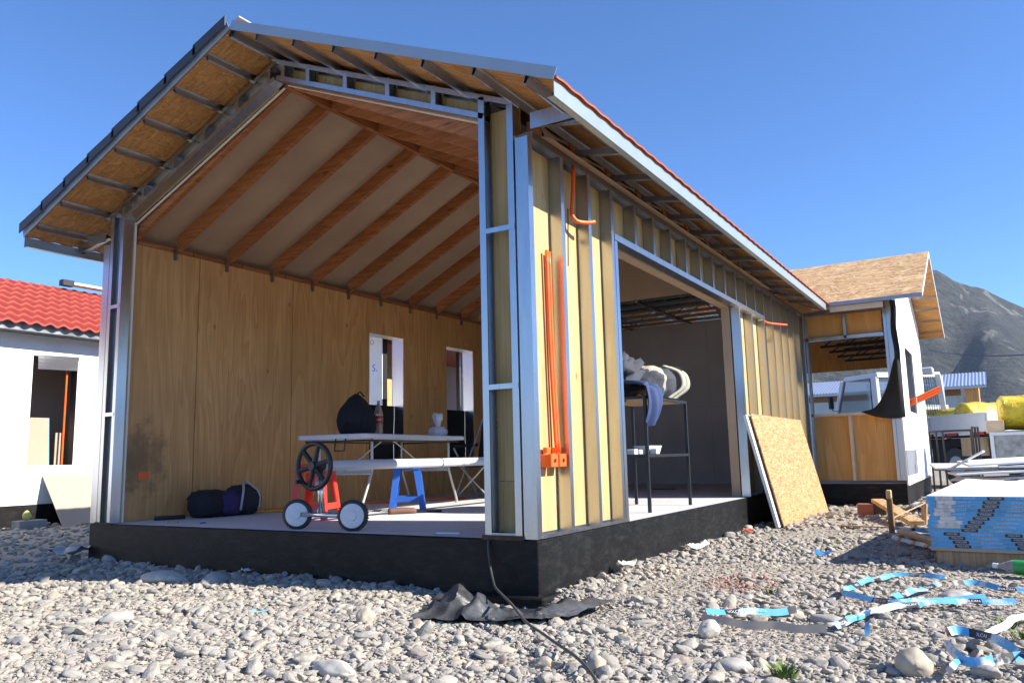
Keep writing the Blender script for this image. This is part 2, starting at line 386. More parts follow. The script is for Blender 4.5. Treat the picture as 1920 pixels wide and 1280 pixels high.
gm = bpy.data.meshes.new('gravel'); gm.vertices.add(N); gm.vertices.foreach_set('co', np.stack([P[:, 0], P[:, 1], zz], 1).astype(np.float32).ravel())
for nm, ty, dat in (('siz', 'FLOAT_VECTOR', asp), ('rot', 'FLOAT_VECTOR', rot)):
    a = gm.attributes.new(nm, ty, 'POINT'); a.data.foreach_set('vector', dat.astype(np.float32).ravel())
a = gm.attributes.new('tint', 'FLOAT', 'POINT'); a.data.foreach_set('value', rng.random(N).astype(np.float32))
a = gm.attributes.new('pick', 'INT', 'POINT'); a.data.foreach_set('value', rng.integers(0, 7, N).astype(np.int32))
gm.materials.append(STONE); gro = tag(obj('gravel', gm), 'loose grey river gravel covering the site', 'gravel', kind='stuff')
ng = bpy.data.node_groups.new('pebbles', 'GeometryNodeTree')
ng.interface.new_socket('Geometry', in_out='INPUT', socket_type='NodeSocketGeometry'); ng.interface.new_socket('Geometry', in_out='OUTPUT', socket_type='NodeSocketGeometry')
gi = ng.nodes.new('NodeGroupInput'); go = ng.nodes.new('NodeGroupOutput'); LN = ng.links.new
geo2 = ng.nodes.new('GeometryNodeGeometryToInstance')
for k in range(7):
    ic = ng.nodes.new('GeometryNodeMeshIcoSphere'); ic.inputs['Subdivisions'].default_value = 3; ic.inputs['Radius'].default_value = 1
    sp = ng.nodes.new('GeometryNodeSetPosition'); pos = ng.nodes.new('GeometryNodeInputPosition'); nt = ng.nodes.new('ShaderNodeTexNoise'); nt.noise_dimensions = '4D'
    nt.inputs['W'].default_value = k*5.3; nt.inputs['Scale'].default_value = .75; nt.inputs['Detail'].default_value = 3.0; nt.inputs['Roughness'].default_value = .42
    mu = ng.nodes.new('ShaderNodeVectorMath'); mu.operation = 'SUBTRACT'; mu.inputs[1].default_value = (.5, .5, .5)
    sc = ng.nodes.new('ShaderNodeVectorMath'); sc.operation = 'SCALE'; sc.inputs['Scale'].default_value = 1.35
    LN(pos.outputs[0], nt.inputs['Vector']); LN(nt.outputs['Color'], mu.inputs[0]); LN(mu.outputs[0], sc.inputs[0]); LN(ic.outputs['Mesh'], sp.inputs['Geometry']); LN(sc.outputs[0], sp.inputs['Offset'])
    sh = ng.nodes.new('GeometryNodeSetShadeSmooth'); LN(sp.outputs[0], sh.inputs[0]); sm = ng.nodes.new('GeometryNodeSetMaterial'); sm.inputs['Material'].default_value = STONE
    LN(sh.outputs[0], sm.inputs[0]); LN(sm.outputs[0], geo2.inputs[0])
iop = ng.nodes.new('GeometryNodeInstanceOnPoints'); LN(gi.outputs[0], iop.inputs['Points']); LN(geo2.outputs[0], iop.inputs['Instance']); iop.inputs['Pick Instance'].default_value = True
for nm, ty, so_ in (('pick', 'INT', 'Instance Index'), ('siz', 'FLOAT_VECTOR', 'Scale'), ('rot', 'FLOAT_VECTOR', 'Rotation')):
    an = ng.nodes.new('GeometryNodeInputNamedAttribute'); an.data_type = ty; an.inputs[0].default_value = nm
    LN(next(q for q in an.outputs if q.enabled), iop.inputs[so_])
LN(iop.outputs[0], go.inputs[0])
gro.modifiers.new('pebbles', 'NODES').node_group = ng

# ------------------------------------------------------------------ THE HOUSE
HS = .30; XL = -4.42; XR = -2.25; SL = .425; YB = -.43; XI = -4.22
H = thing('steel_framed_house', 'unfinished house with open gable front, galvanised stud frame and black foundation', 'house', (-2.2, 4, 0))
box('foundation', BITU, (XL, 0), (0, 12.6), (-.3, .297), H, .006)
box('footing', BITU, (-.52, .055), (-.055, .5), (-.3, -.012), H, .01)
# floor: slightly ragged front edge
mb = MB(); NXF = 90
Vf = []; 
for i in range(NXF+1):
    x = XL+.02+(-.012-XL-.02)*i/NXF; Vf += [(x, .012+.01*nz((x*9, 0, 1)), .3005), (x, 12.5, .3005)]
mb.add(Vf, [[2*i, 2*i+2, 2*i+3, 2*i+1] for i in range(NXF)]); mb.build('floor', CONC, H)

def cprof(w, f, lip=.012, t=.0018):
    """C section: web along p from 0..w at q=0, flanges along +q"""
    return [(0, 0), (w, 0), (w, f), (w-lip, f), (w-lip, f-t), (w-t, f-t), (w-t, t), (t, t), (t, f-t), (lip, f-t), (lip, f), (0, f)]
def uprof(w, f, t=.0018): return [(0, 0), (w, 0), (w, f), (w-t, f), (w-t, t), (t, t), (t, f), (0, f)]
def stud(x, y, z0, z1, wdir, fdir, w=.09, f=.045, parent=H, mat=GALV, name='stud'):
    """web starts at (x,y) and runs w along wdir; flanges along fdir"""
    wd = Vector(wdir); fd = Vector(fdir)
    pr = cprof(w, f)
    # axis x xd gives q dir; flip the profile if needed
    ax = Vector((0, 0, 1)); q = ax.cross(wd)
    if q.dot(fd) < 0: pr = [(p, -qq) for p, qq in pr][::-1]
    return MB().prism(pr, (x, y, z0), (x, y, z1), wd).build(name, mat, parent)
def track(a, b, wdir, fdir, w=.09, f=.04, parent=H, mat=GALV, name='track'):
    a = Vector(a); b = Vector(b); ax = (b-a).normalized(); wd = Vector(wdir); fd = Vector(fdir); pr = uprof(w, f)
    if ax.cross(wd).dot(fd) < 0: pr = [(p, -qq) for p, qq in pr][::-1]
    return MB().prism(pr, a, b, wd).build(name, mat, parent)
zb = lambda x: 3.735-.418*abs(x-XR)        # gable frame bottom chord (underside)
zt = lambda x: 3.905-.42*abs(x-XR)         # gable frame top chord (top)
# --- right pier and corner
stud(-.362, 0, HS+.004, zt(-.362)-.03, (0, 1, 0), (1, 0, 0))
stud(-.104, 0, HS+.004, zt(-.104)-.03, (0, 1, 0), (-1, 0, 0))
stud(-.091, .001, HS+.004, 2.745, (1, 0, 0), (0, 1, 0), f=.055)
for z in (2.167, 1.185): box('nogging', GALV, (-.345, -.106), (-.0035, -.001), (z, z+.032), H)
box('plywood_sheet', PLY_FRONT, (-.355, -.106), (.094, .106), (.635, 3.0), H)
box('plywood_sheet', PLY_FRONT, (-.355, -.106), (.0945, .1055), (HS+.004, .632), H)
track((-.36, .0005, HS+.006), (-.106, .0005, HS+.006), (0, 1, 0), (0, 0, 1), f=.028, mat=GALV2)
RUST = plain('rusty_base', (.055, .03, .02), .8, var=.4, sc=25)
box('base_plate', RUST, (-.378, -.092), (-.009, -.004), (.294, .321), H); box('base_plate', RUST, (-4.34, -4.13), (-.009, -.004), (.294, .312), H)
# --- left pier and corner
stud(XL, .001, HS+.004, 2.745, (1, 0, 0), (0, 1, 0), f=.055)
stud(-4.322, 0, HS+.004, zt(-4.322)-.03, (0, 1, 0), (1, 0, 0))
stud(-4.135, 0, HS+.004, zt(-4.135)-.03, (0, 1, 0), (-1, 0, 0), f=.042)
for z in (2.15, 1.205): box('nogging', GALV, (-4.305, -4.15), (-.0035, -.001), (z, z+.032), H)
box('plywood_sheet', PLY_FRONT, (-4.31, -4.14), (.094, .106), (HS+.004, 2.95), H)
box('jamb_liner', GYPW, (-4.139, -4.130), (.1065, .122), (HS+.004, zb(-4.135)-.002), H)
# --- gable chords
for s in (-1, 1):
    xe = XR+s*2.165 if s > 0 else XR-2.165
    n = Vector((s*SL, 0, 1)).normalized()
    ex = -.33 if s > 0 else -4.13
    track((XR+s*.004, 0, zb(XR)), (ex, 0, zb(ex)), (0, 1, 0), n, f=.036, name='bottom_chord')
    exo = -.10 if s > 0 else XL
    track((XR+s*.004, 0, zt(XR)), (exo, 0, zt(exo)), (0, 1, 0), -n, f=.036, name='top_chord')
    xs = [.06, .33, .71, 1.11, 1.51] if s > 0 else [.06, .42, .82, 1.22, 1.62]
    for d in xs:
        x = XR+s*d; stud(x, .002, zb(x)+.006, zt(x)-.006, (0, 1, 0), (s, 0, 0), w=.086, f=.036, name='gable_stud')
    x2 = -.365 if s > 0 else -4.13
    mb = MB(); a0, a1 = XR+s*.07, x2
    mb.add([(a0, .095, zb(a0)), (a1, .095, zb(a1)), (a1, .095, zt(a1)), (a0, .095, zt(a0)), (a0, .107, zb(a0)), (a1, .107, zb(a1)), (a1, .107, zt(a1)), (a0, .107, zt(a0))],
           [[0, 1, 2, 3], [7, 6, 5, 4], [0, 4, 5, 1], [3, 2, 6, 7], [0, 3, 7, 4], [1, 5, 6, 2]]); mb.build('gable_sheathing', PLY_FRONT, H)
    # thin white edge of the lining under the chord
    mb = MB(); mb.prism([(0, 0), (.012, 0), (.012, .014), (0, .014)], (XR+s*.02, .112, zb(XR)-.012), (ex, .112, zb(ex)-.012), (0, 1, 0)); mb.build('lining_edge', GYPW, H)
# --- purlins along the roof and the strand-board deck
def omega(w=.07, h=.048, f=.022, t=.002):
    return [(-w/2, 0), (-w/2+f, 0), (-w/2+f+.004, -h), (w/2-f-.004, -h), (w/2-f, 0), (w/2, 0), (w/2, -t), (w/2-f+.001, -t), (w/2-f-.003, -h-t), (-w/2+f+.003, -h-t), (-w/2+f-.001, -t), (-w/2, -t)]
zd = lambda x: 3.955-SL*abs(x-XR)          # underside of deck
for s in (-1, 1):
    for k in range(8):
        d = (.03, .28, .655, 1.03, 1.40, 1.775, 2.15, 2.50)[k]
        x = XR+s*d; y1 = 12.6 if s < 0 else 7.77+(.42-x)-.1
        sl = Vector((1, 0, -s*SL)).normalized(); pr = omega()
        # profile p across the slope, q along the normal (down)
        mb = MB(); a = Vector((x, YB+.01, zd(x)-.001)); b = Vector((x, min(y1, 12.6), zd(x)-.001))
        ax = Vector((0, 1, 0)); q = ax.cross(sl)
        pr2 = pr if q.z > 0 else [(p, -qq) for p, qq in pr][::-1]
        mb.prism(pr2, a, b, sl); mb.build('purlin', GALV, H)
# deck sheets 1.22 m wide bays
deck = []
ys = [YB, .36, 1.58, 2.80, 4.02, 5.24, 6.46, 7.68, 8.9, 10.12, 11.34, 12.6]
for s in (-1, 1):
    for i in range(len(ys)-1):
        for (d0, d1) in ((0.006, 1.22), (1.223, 2.6685)):
            xa, xb = XR+s*d0, XR+s*d1; q0, q1 = ys[i]+.0015, ys[i+1]-.0015
            if s > 0:
                lim = lambda x: 7.77+(.42-x)
                if q0 >= lim(xb)-.02 and q0 >= lim(xa)-.02: continue
                ya0, ya1, yb0, yb1 = q0, min(q1, lim(xa)), q0, min(q1, max(lim(xb), q0+.01))
            else: ya0, ya1, yb0, yb1 = q0, q1, q0, q1
            t = .012; Vd = [(xa, ya0, zd(xa)), (xb, yb0, zd(xb)), (xb, yb1, zd(xb)), (xa, ya1, zd(xa))]; Vd += [(x, y, z+t) for x, y, z in Vd]
            Fd = [[3, 2, 1, 0], [4, 5, 6, 7], [0, 1, 5, 4], [1, 2, 6, 5], [2, 3, 7, 6], [3, 0, 4, 7]]
            if s < 0: Fd = [f[::-1] for f in Fd]
            MB().add(Vd, Fd).build('strand_board_sheet', OSB_U, H)
# barge boards, fascias
for s in (-1, 1):
    xe = XR+s*2.672
    mb = MB(); mb.prism([(0, -.002), (.07, -.002), (.07, .001), (0, .001)], (XR+s*.001, YB-.012, 3.945), (xe, YB-.012, 3.945-SL*2.672), (0, 0, 1)); mb.build('barge_board', TRIM, H)
    yend = 12.6 if s < 0 else 7.62
    zf = 3.945-SL*2.672
    mb = MB(); mb.box((xe-.002 if s > 0 else xe-.001, xe+.001 if s > 0 else xe+.002), (YB-.004, yend), (zf-.09, zf+.004))
    mb.box((xe-.045, xe-.004) if s > 0 else (xe+.004, xe+.045), (YB, yend), (zf-.09, zf-.087)); mb.build('fascia', TRIM, H)
    # steel eave lookouts from wall to fascia
    y = .04; k = 0
    while y < (7.6 if s > 0 else 12.4):
        xw = 0.0 if s > 0 else XL; xa, xb = xw-s*.0, xe-s*.05
        zz_ = zf-.055
        track((xa, y, zz_+SL*(abs(xe-xa))*.35), (xb, y, zz_), (0, 1, 0), (0, 0, 1), w=.04, f=.04, mat=GALV2, name='eave_lookout'); y += .6; k += 1
    # soffit return at the gable end
    mb = MB(); xw = 0.012 if s > 0 else XL-.012
    mb.box((min(xw, xe-s*.05), max(xw, xe-s*.05)), (.02, .023), (zf-.02, zf+.085)); mb.build('eave_return', GALV, H)
# stepped metal tile courses
def course(xa, xb, y0, y1a, y1b, s, mat, parent, wl=.19, amp=.004, zoff=.0135, step=.009, zfun=zd, n=None):
    n = n or int((max(y1a, y1b)-y0)/wl*6); mb = MB(); Vt = []
    for i in range(n+1):
        f = i/n; yA = y0+(y1a-y0)*f; yB = y0+(y1b-y0)*f
        wA = amp*(math.sin(2*math.pi*yA/wl)); wB = amp*(math.sin(2*math.pi*yB/wl))
        Vt += [(xa, yA, zfun(xa)+zoff+wA), (xb, yB, zfun(xb)+zoff+step+wB), (xb, yB, zfun(xb)+zoff+wB-.004), (xa, yA, zfun(xa)+zoff-.004+wA)]
    Ft = []
    for i in range(n):
        a = 4*i; c = a+4
        for e in range(4): Ft.append([a+e, c+e, c+(e+1) % 4, a+(e+1) % 4])
    Ft += [[0, 1, 2, 3], [4*n+3, 4*n+2, 4*n+1, 4*n]]
    if s > 0: Ft = [f[::-1] for f in Ft]
    return mb.add(Vt, Ft).build('tile_course', mat, parent)
NC = 8
for s in (-1, 1):
    for k in range(NC):
        d0 = .02+k*.332; d1 = d0+.348; xa, xb = XR+s*d0, XR+s*d1
        lim = lambda x: 12.6 if s < 0 else 7.77+(.44-x)
        c = course(xa, xb, YB-.006, lim(xa), lim(xb), s, ORTILE, H)
        if s < 0:   # folded dark end of every course at the verge
            mb = MB(); za, zb_ = zd(xa)+.10, zd(xb)+.10
            mb.add([(xa, YB-.042, za-.075), (xb-.01, YB-.042, zb_-.065), (xb-.012, YB-.042, zb_+.022), (xa, YB-.042, za+.004), (xa, YB-.034, za-.075), (xb-.01, YB-.034, zb_-.065), (xb-.012, YB-.034, zb_+.022), (xa, YB-.034, za+.004)],
                   [[3, 2, 1, 0], [4, 5, 6, 7], [0, 1, 5, 4], [2, 3, 7, 6], [1, 2, 6, 5], [3, 0, 4, 7]]); mb.build('verge_flashing', VERGE, c)
mb = MB(); mb.prism([(-.10, -.035), (0, .022), (.10, -.035), (.10, -.045), (0, .010), (-.10, -.045)], (XR, YB-.012, zd(XR)+.022), (XR, 12.5, zd(XR)+.022), (1, 0, 0)); mb.build('ridge_cap', TRIM, H)
mb = MB(); mb.add([(-1.98, -.40, zd(-1.98)+.05), (-1.70, -.40, zd(-1.70)+.06), (-1.70, .1, zd(-1.70)+.06), (-1.98, .1, zd(-1.98)+.05)], [[0, 1, 2, 3]]); mb.build('underlay_strip', plain('blue_underlay', (.08, .28, .6), .5), H)
# --- rafters, ridge beam and lining
zr_b = lambda x: 3.725-.477*abs(x-XR)      # underside of rafters
RB = .045
for s in (-1, 1):
    for k in range(10 if s < 0 else 10):
        y = .145 if k == 0 else .592+.593*(k-1)
        if y > 5.6: continue
        xa = XR+s*.024; xb = XI+.004 if s < 0 else -.205
        d = .135; Vr = [(xa, y, zr_b(xa)), (xb, y, zr_b(xb)), (xb, y, zr_b(xb)+d), (xa, y, zr_b(xa)+d)]; Vr += [(a_, b_+RB, c_) for a_, b_, c_ in Vr]
        Fr = [[0, 1, 2, 3], [7, 6, 5, 4], [0, 4, 5, 1], [3, 2, 6, 7], [0, 3, 7, 4], [1, 5, 6, 2]]
        if s < 0: Fr = [f[::-1] for f in Fr]
        MB().add(Vr, Fr).build('rafter', RAFT, H)
        # lining board bay between rafters
        yn = min((.592 if k == 0 else y+.593), 5.79); xc = XI-.18 if s < 0 else .085
        Vg = []
        for (x, z) in ((xa, zr_b(xa)+d+.002), (xc, zr_b(xc)+d+.002)): Vg += [(x, y+RB*.5+.002, z), (x, yn+RB*.5-.002, z)]
        Vg += [(a_, b_, c_+.012) for a_, b_, c_ in Vg]
        Fg = [[0, 1, 3, 2], [4, 6, 7, 5], [0, 4, 5, 1], [2, 3, 7, 6], [0, 2, 6, 4], [1, 5, 7, 3]]
        if s < 0: Fg = [f[::-1] for f in Fg]
        MB().add(Vg, Fg).build('ceiling_board', GYP, H)
        if s > 0: box('rafter_tail', RAFT, (-.085, .0), (y, y+RB), (2.795, 2.90), H)
        if s > 0:   # sagging board tongue hanging out over the wall plate
            mb = MB()
            def tong(u, v, y=y, yn=yn):
                yy = y+RB+.01+(yn-y-RB-.02)*u; sag = math.sin(math.pi*u)
                return (-.02+.10*v*(.35+.65*sag), yy, 2.80+.085*(1-v)+.02*(1-sag)*(1-v)-.012*sag*v)
            mb.grid(12, 4, tong); mb.build('lining_offcut', GYPB, H)
box('ridge_beam', RIDGE, (XR-.022, XR+.022), (.118, 5.79), (3.715, 3.845), H)
# wall plate under the left rafters
for k in range(10):
    y0 = .2+k*.593; box('wall_plate', RIDGE, (XI-.10, XI-.004), (y0, y0+.58), (2.775, 2.815), H)
    b = box('rafter_bracket', GALV2, (XI-.002, XI+.03), (.592+k*.593-.024, .592+k*.593-.002), (2.70, 2.80), H) if k < 9 else None
# --- left long wall: plywood sheets with two window openings
WIN = [(3.347, 4.012, .79, 2.345), (4.962, 5.636, .79, 2.345)]
sy = [.10, .864, 2.08, 3.30, 4.52, 5.74, 6.96, 8.1]
for i in range(len(sy)-1):
    a, b = sy[i]+.0045, sy[i+1]-.0045; w = [q for q in WIN if q[0] > a-.01 and q[1] < b+.01]
    mb = MB(); x = (XI-.012, XI)
    if w:
        y0, y1, z0, z1 = w[0]; mb.box(x, (a, b), (HS+.002, z0)); mb.box(x, (a, b), (z1, 2.772)); mb.box(x, (a, y0), (z0, z1)); mb.box(x, (y1, b), (z0, z1))
    else: mb.box(x, (a, b), (HS+.002, 2.772))
    mb.build('plywood_sheet', PLY_IN, H)
# outer skin of that wall, jambs, black sheet over lower half of the openings
mb = MB(); x = (XL+.002, XL+.012); ycur = .06
for (y0, y1, z0, z1) in WIN:
    mb.box(x, (ycur, y0), (HS, 2.75)); mb.box(x, (y0, y1), (HS, z0)); mb.box(x, (y0, y1), (z1, 2.75)); ycur = y1
mb.box(x, (ycur, 12.6), (HS, 2.75)); mb.build('outer_sheathing', WRAP, H)
for (y0, y1, z0, z1) in WIN:
    w = MB(); t = .012
    w.box((XL+.013, XI-.013), (y0-t, y0-.001), (z0, z1)); w.box((XL+.013, XI-.013), (y1+.001, y1+t), (z0, z1)); w.box((XL+.013, XI-.013), (y0, y1), (z1+.001, z1+t)); w.box((XL+.013, XI-.013), (y0, y1), (z0-t, z0-.001))
    wo = w.build('window_reveal', GALV, H)
    mb = MB(); mb.grid(10, 10, lambda u, v, y0=y0, y1=y1: (XL+.035+.012*nz((u*3, v*3, y0)), y0+.002+(y1-y0-.004)*u, .792+(1.47-.79)*v)); mb.build('black_sheet', FELT, wo)
mb = MB(); mb.box((XI, XI+.004), (.299, .407), (.652, .721)); sb = mb.build('outlet_box', ORANGE, H)
# --- right long wall
STUDY = [.43, .84, 1.232]
for y in STUDY: stud(-.0905, y, HS+.004, 2.745, (1, 0, 0), (0, 1, 0))
stud(-.0905, 1.335, HS+.004, 2.365, (1, 0, 0), (0, -1, 0), f=.05)
for k in range(11): stud(-.0905, 1.690+.4075*k, 2.376, 2.745, (1, 0, 0), (0, 1, 0), f=.04, name='cripple_stud')
stud(-.0905, 4.63, HS+.004, 2.365, (1, 0, 0), (0, 1, 0), f=.05, w=.0905)
for y in (5.155, 5.74): stud(-.0905, y, HS+.004, 2.365, (1, 0, 0), (0, 1, 0))
for y in (6.19, 6.61, 7.01, 7.40, 7.80, 8.10): stud(-.0905, y, HS+.004, 2.745, (1, 0, 0), (0, 1, 0))
track((-.092, 1.29, 2.37), (-.092, 5.80, 2.37), (1, 0, 0), (0, 0, 1), w=.0935, f=.05, name='header_track')
track((-.092, .06, 2.79), (-.092, 8.18, 2.79), (1, 0, 0), (0, 0, -1), w=.0935, f=.045, name='top_track', mat=GALV2)
track((-.092, .058, HS+.003), (-.092, 1.335, HS+.003), (1, 0, 0), (0, 0, 1), w=.0935, f=.022, name='bottom_track')
track((-.092, 4.63, HS+.003), (-.092, 8.15, HS+.003), (1, 0, 0), (0, 0, 1), w=.0935, f=.022, name='bottom_track')
def pls(y0, y1, z0, z1): return box('plywood_sheet', PLY_OUT, (-.104, -.093), (y0, y1), (z0, z1), H)
pls(.06, .455, HS+.004, 2.788); pls(.457, 1.33, HS+.004, 2.788)
for a, b in ((1.333, 2.55), (2.552, 3.77), (3.772, 4.66)): pls(a, b, 2.374, 2.788)
pls(4.662, 5.8, HS+.004, 2.788); pls(5.802, 7.02, HS+.004, 2.788); pls(7.022, 8.17, HS+.004, 2.788)
# thickness of the wall and inner lining
mb = MB(); xi = (-.2, -.19)
mb.box(xi, (.11, 1.335), (HS+.004, 2.82)); mb.box(xi, (1.335, 4.63), (2.366, 2.82)); mb.box(xi, (4.63, 8.1), (HS+.004, 2.82)); mb.build('inner_lining', GYP, H)
mb = MB(); mb.box((-.19, -.105), (1.325, 1.335), (HS+.004, 2.366)); mb.box((-.19, -.105), (4.63, 4.64), (HS+.004, 2.366)); mb.box((-.19, -.105), (1.335, 4.63), (2.366, 2.376)); mb.build('opening_reveal', GYP, H)
# --- partition, gable infill, back wall, ceiling trusses of the rear room
mb = MB(); a = XI+.01; b = -.21
mb.add([(a, 5.8, 2.83), (b, 5.8, 2.83), (b, 5.8, zr_b(b)+.13), (XR, 5.8, 3.85), (a, 5.8, zr_b(a)+.13), (a, 5.815, 2.83), (b, 5.815, 2.83), (b, 5.815, zr_b(b)+.13), (XR, 5.815, 3.85), (a, 5.815, zr_b(a)+.13)],
       [[0, 1, 2, 3, 4], [9, 8, 7, 6, 5], [0, 5, 6, 1]]); mb.build('gable_infill', GYP, H)
xg = [-4.208, -3.0, -1.45, -.21]
for i in range(3): box('gypsum_board', GYPG, (xg[i]+.002, xg[i+1]-.002), (8.1, 8.115), (HS+.002, 2.84), H)
for k in range(6):
    y = 5.95+k*.40; mb = MB(); q = .022
    mb.box((XI+.01, -.21), (y, y+.03), (2.83, 2.83+.04)); mb.box((XI+.01, -.21), (y, y+.03), (3.09, 3.13))
    n = 10; 
    for i in range(n):
        x0 = XI+.05+(3.9)*i/n; x1 = x0+.39; a, b = ((x0, y+.015, 2.86), (x1, y+.015, 3.10)) if i % 2 == 0 else ((x0, y+.015, 3.10), (x1, y+.015, 2.86))
        mb.prism([(-.012, -.008), (.012, -.008), (.012, .008), (-.012, .008)], a, b, (0, 1, 0))
    mb.build('ceiling_truss', GALV2, H)
for k in range(4):
    x = -3.7+k*1.0; box('ceiling_batten', GALV2, (x, x+.03), (5.83, 8.09), (2.80, 2.828), H)
box('ceiling_sheet', plain('dark_underlay', (.03, .03, .033), .8), (XI+.01, -.21), (5.83, 8.09), (3.16, 3.17), H)
box('rear_wall', GYPG, (XL+.02, -1.5), (12.3, 12.32), (HS, 3.0), H)
# --- orange conduits on the wall
def conduit(path, r, name='conduit', parent=H, n=10, res=8): return MB().tube(catmull(path, res), r, n).build(name, ORANGE, parent, True)
conduit([(-.06, .318, 2.09), (-.06, .332, 1.4), (-.05, .352, .80)], .012)
conduit([(-.06, .350, 2.085), (-.06, .362, 1.4), (-.05, .382, .80)], .012)
conduit([(-.050, .735, 2.79), (-.048, .71, 2.62), (-.045, .675, 2.46)], .0145)
conduit([(-.045, .675, 2.46), (-.04, .668, 2.405), (-.012, .69, 2.365), (.03, .77, 2.368), (.055, .82, 2.382)], .0145)
conduit([(-.02, 5.80, 2.38), (.02, 5.86, 2.345), (.13, 6.1, 2.345), (.17, 6.2, 2.35)], .013)
MB().tube([(-.07, .665, 2.46), (-.068, .635, 2.05)], .004, 6).build('wire', BLACKP, H)
for (y0, y1) in ((.205, .295), (.315, .405)):
    mb = MB(); mb.box((-.088, -.008), (y0, y1), (.71, .79), b=.004); e = mb.build('electrical_box', ORANGE, H)
    mb = MB(); mb.lathe([(.012, 0), (.012, .004)], (-.007, (y0+y1)/2, .75), (1, 0, 0), 12); mb.build('knockout', BLACKP, e)
    mb = MB(); mb.box((-.075, -.05), (y0+.02, y1-.02), (.793, .83)); mb.build('collar', ORANGE, e)

# ------------------------------------------------------------------ wing of the house (right, far)
YW = 8.2; XW = 1.19; RY = 10.43; YWE = 12.65
box('wing_foundation', BITU, (.003, XW), (YW, YWE), (-.3, .297), H, .006)
box('wing_floor', CONC, (.0, XW-.02), (YW+.02, YWE-.02), (.2975, .301), H)
for (a, b) in ((.03, .505), (.548, 1.07)): box('plywood_sheet', PLY_WING, (a, b), (YW+.07, YW+.082), (.34, 1.26), H)
for (a, b) in ((.03, .535), (.57, 1.05)): box('plywood_sheet', PLY_WING, (a, b), (YW+.07, YW+.082), (2.42, 2.74), H)
PALEB = plain('pale_batten', (.60, .50, .34), .7)
box('wing_mullion', PALEB, (.508, .545), (YW, YW+.068), (.34, 1.262), H)
box('window_sill', PALEB, (.005, 1.07), (YW, YW+.09), (1.264, 1.296), H)
track((.01, YW, 2.37), (1.06, YW, 2.37), (0, 1, 0), (0, 0, 1), f=.045, name='wing_header_track')
stud(.54, YW, 2.376, 2.745, (0, 1, 0), (1, 0, 0), f=.035, name='wing_stud')
stud(.005, YW, .34, 2.745, (0, 1, 0), (1, 0, 0), f=.035, name='wing_stud')
box('wing_top_plate', GALV2, (.0, 1.1), (YW-.002, YW+.085), (2.748, 2.80), H)
stud(1.075, YW, .34, 2.75, (0, 1, 0), (1, 0, 0), f=.04, name='wing_stud')
stud(1.12, YW, .34, 2.86, (1, 0, 0), (0, 1, 0), w=.07, name='wing_stud')
# gable wall of the wing, wrapped white, with a window opening
zg = lambda y: 3.945-SL*abs(y-RY)
wy0, wy1, wz0, wz1 = 9.45, 10.75, 1.33, 2.33
xo = (XW+.002, XW+.022); mb = MB()
def quadx(p):   # polygon in (y,z) extruded in x
    n = len(p); Vq = [(xo[0], y, z) for y, z in p]+[(xo[1], y, z) for y, z in p]
    mb.add(Vq, [list(range(n))[::-1], list(range(n, 2*n))]+[[i, (i+1) % n, n+(i+1) % n, n+i] for i in range(n)])
y0, y1 = YW-.02, YWE
quadx([(y0, .27), (wy0, .27), (wy0, zg(wy0)), (y0, zg(y0))]); quadx([(wy1, .27), (y1, .27), (y1, zg(y1)), (wy1, zg(wy1))])
quadx([(wy0, .27), (wy1, .27), (wy1, wz0), (wy0, wz0)]); quadx([(wy0, wz1), (wy1, wz1), (wy1, zg(wy1)), (RY, zg(RY)), (wy0, zg(wy0))])
wgw = mb.build('wing_gable_wall', WRAP, H)
mb = MB(); mb.box((XW-.14, XW), (wy0-.012, wy0), (wz0, wz1)); mb.box((XW-.14, XW), (wy1, wy1+.012), (wz0, wz1)); mb.box((XW-.14, XW), (wy0, wy1), (wz1, wz1+.012)); mb.box((XW-.14, XW), (wy0, wy1), (wz0-.012, wz0)); mb.build('window_reveal', GALV2, wgw)
box('vent_panel', plain('grey_vent', (.20, .21, .24), .6), (XW+.024, XW+.03), (8.2, 9.75), (.40, .75), wgw)
box('inner_partition', PLY_WING, (-1.5, XW-.15), (YWE-.12, YWE-.10), (2.30, 3.0), H)
box('inner_partition', PLY_WING, (.0, XW-.15), (YWE-.12, YWE-.10), (HS, 1.0), H)
for k in range(5):
    y = 8.6+k*.8; mb = MB(); mb.box((.0, XW-.03), (y, y+.03), (2.40, 2.44))
    mb.box((.0, XW-.03), (y, y+.03), (2.62, 2.66))
    for i in range(3): mb.prism([(-.01, -.01), (.01, -.01), (.01, .01), (-.01, .01)], (.05+.36*i, y+.015, 2.43), (.40+.36*i, y+.015, 2.64), (0, 1, 0))
    mb.build('wing_ceiling_truss', BLACKM, H)
# wing roof
zw = lambda y: 2.835+SL*(y-7.77)
ZR = zw(RY)
def slab4(name, A, mat, t=.012, parent=H):
    V4 = [Vector(a) for a in A]; V4 += [a+Vector((0, 0, t)) for a in V4]
    return MB().add(V4, [[3, 2, 1, 0], [4, 5, 6, 7], [0, 1, 5, 4], [1, 2, 6, 5], [2, 3, 7, 6], [3, 0, 4, 7]]).build(name, mat, parent)
xj = .25; 
slab4('strand_board_sheet', [(.42, 7.77, zw(7.77)), (1.62, 7.77, zw(7.77)), (1.62, 9.02, zw(9.02)), (-.83, 9.02, zw(9.02))], OSB_R)
slab4('strand_board_sheet', [(-.835, 9.024, zw(9.024)), (.40, 9.024, zw(9.024)), (.40, RY, ZR), (-2.24, RY, ZR)], OSB_R)
slab4('strand_board_sheet', [(.4015, 9.024, zw(9.024)), (1.62, 9.024, zw(9.024)), (1.62, RY, ZR), (.4015, RY, ZR)], OSB_R)
zwb = lambda y: ZR-SL*(y-RY)
slab4('strand_board_sheet', [(-2.24, RY+.002, ZR), (1.62, RY+.002, ZR), (1.62, 13.05, zwb(13.05)), (-2.24, 13.05, zwb(13.05))], OSB_U)
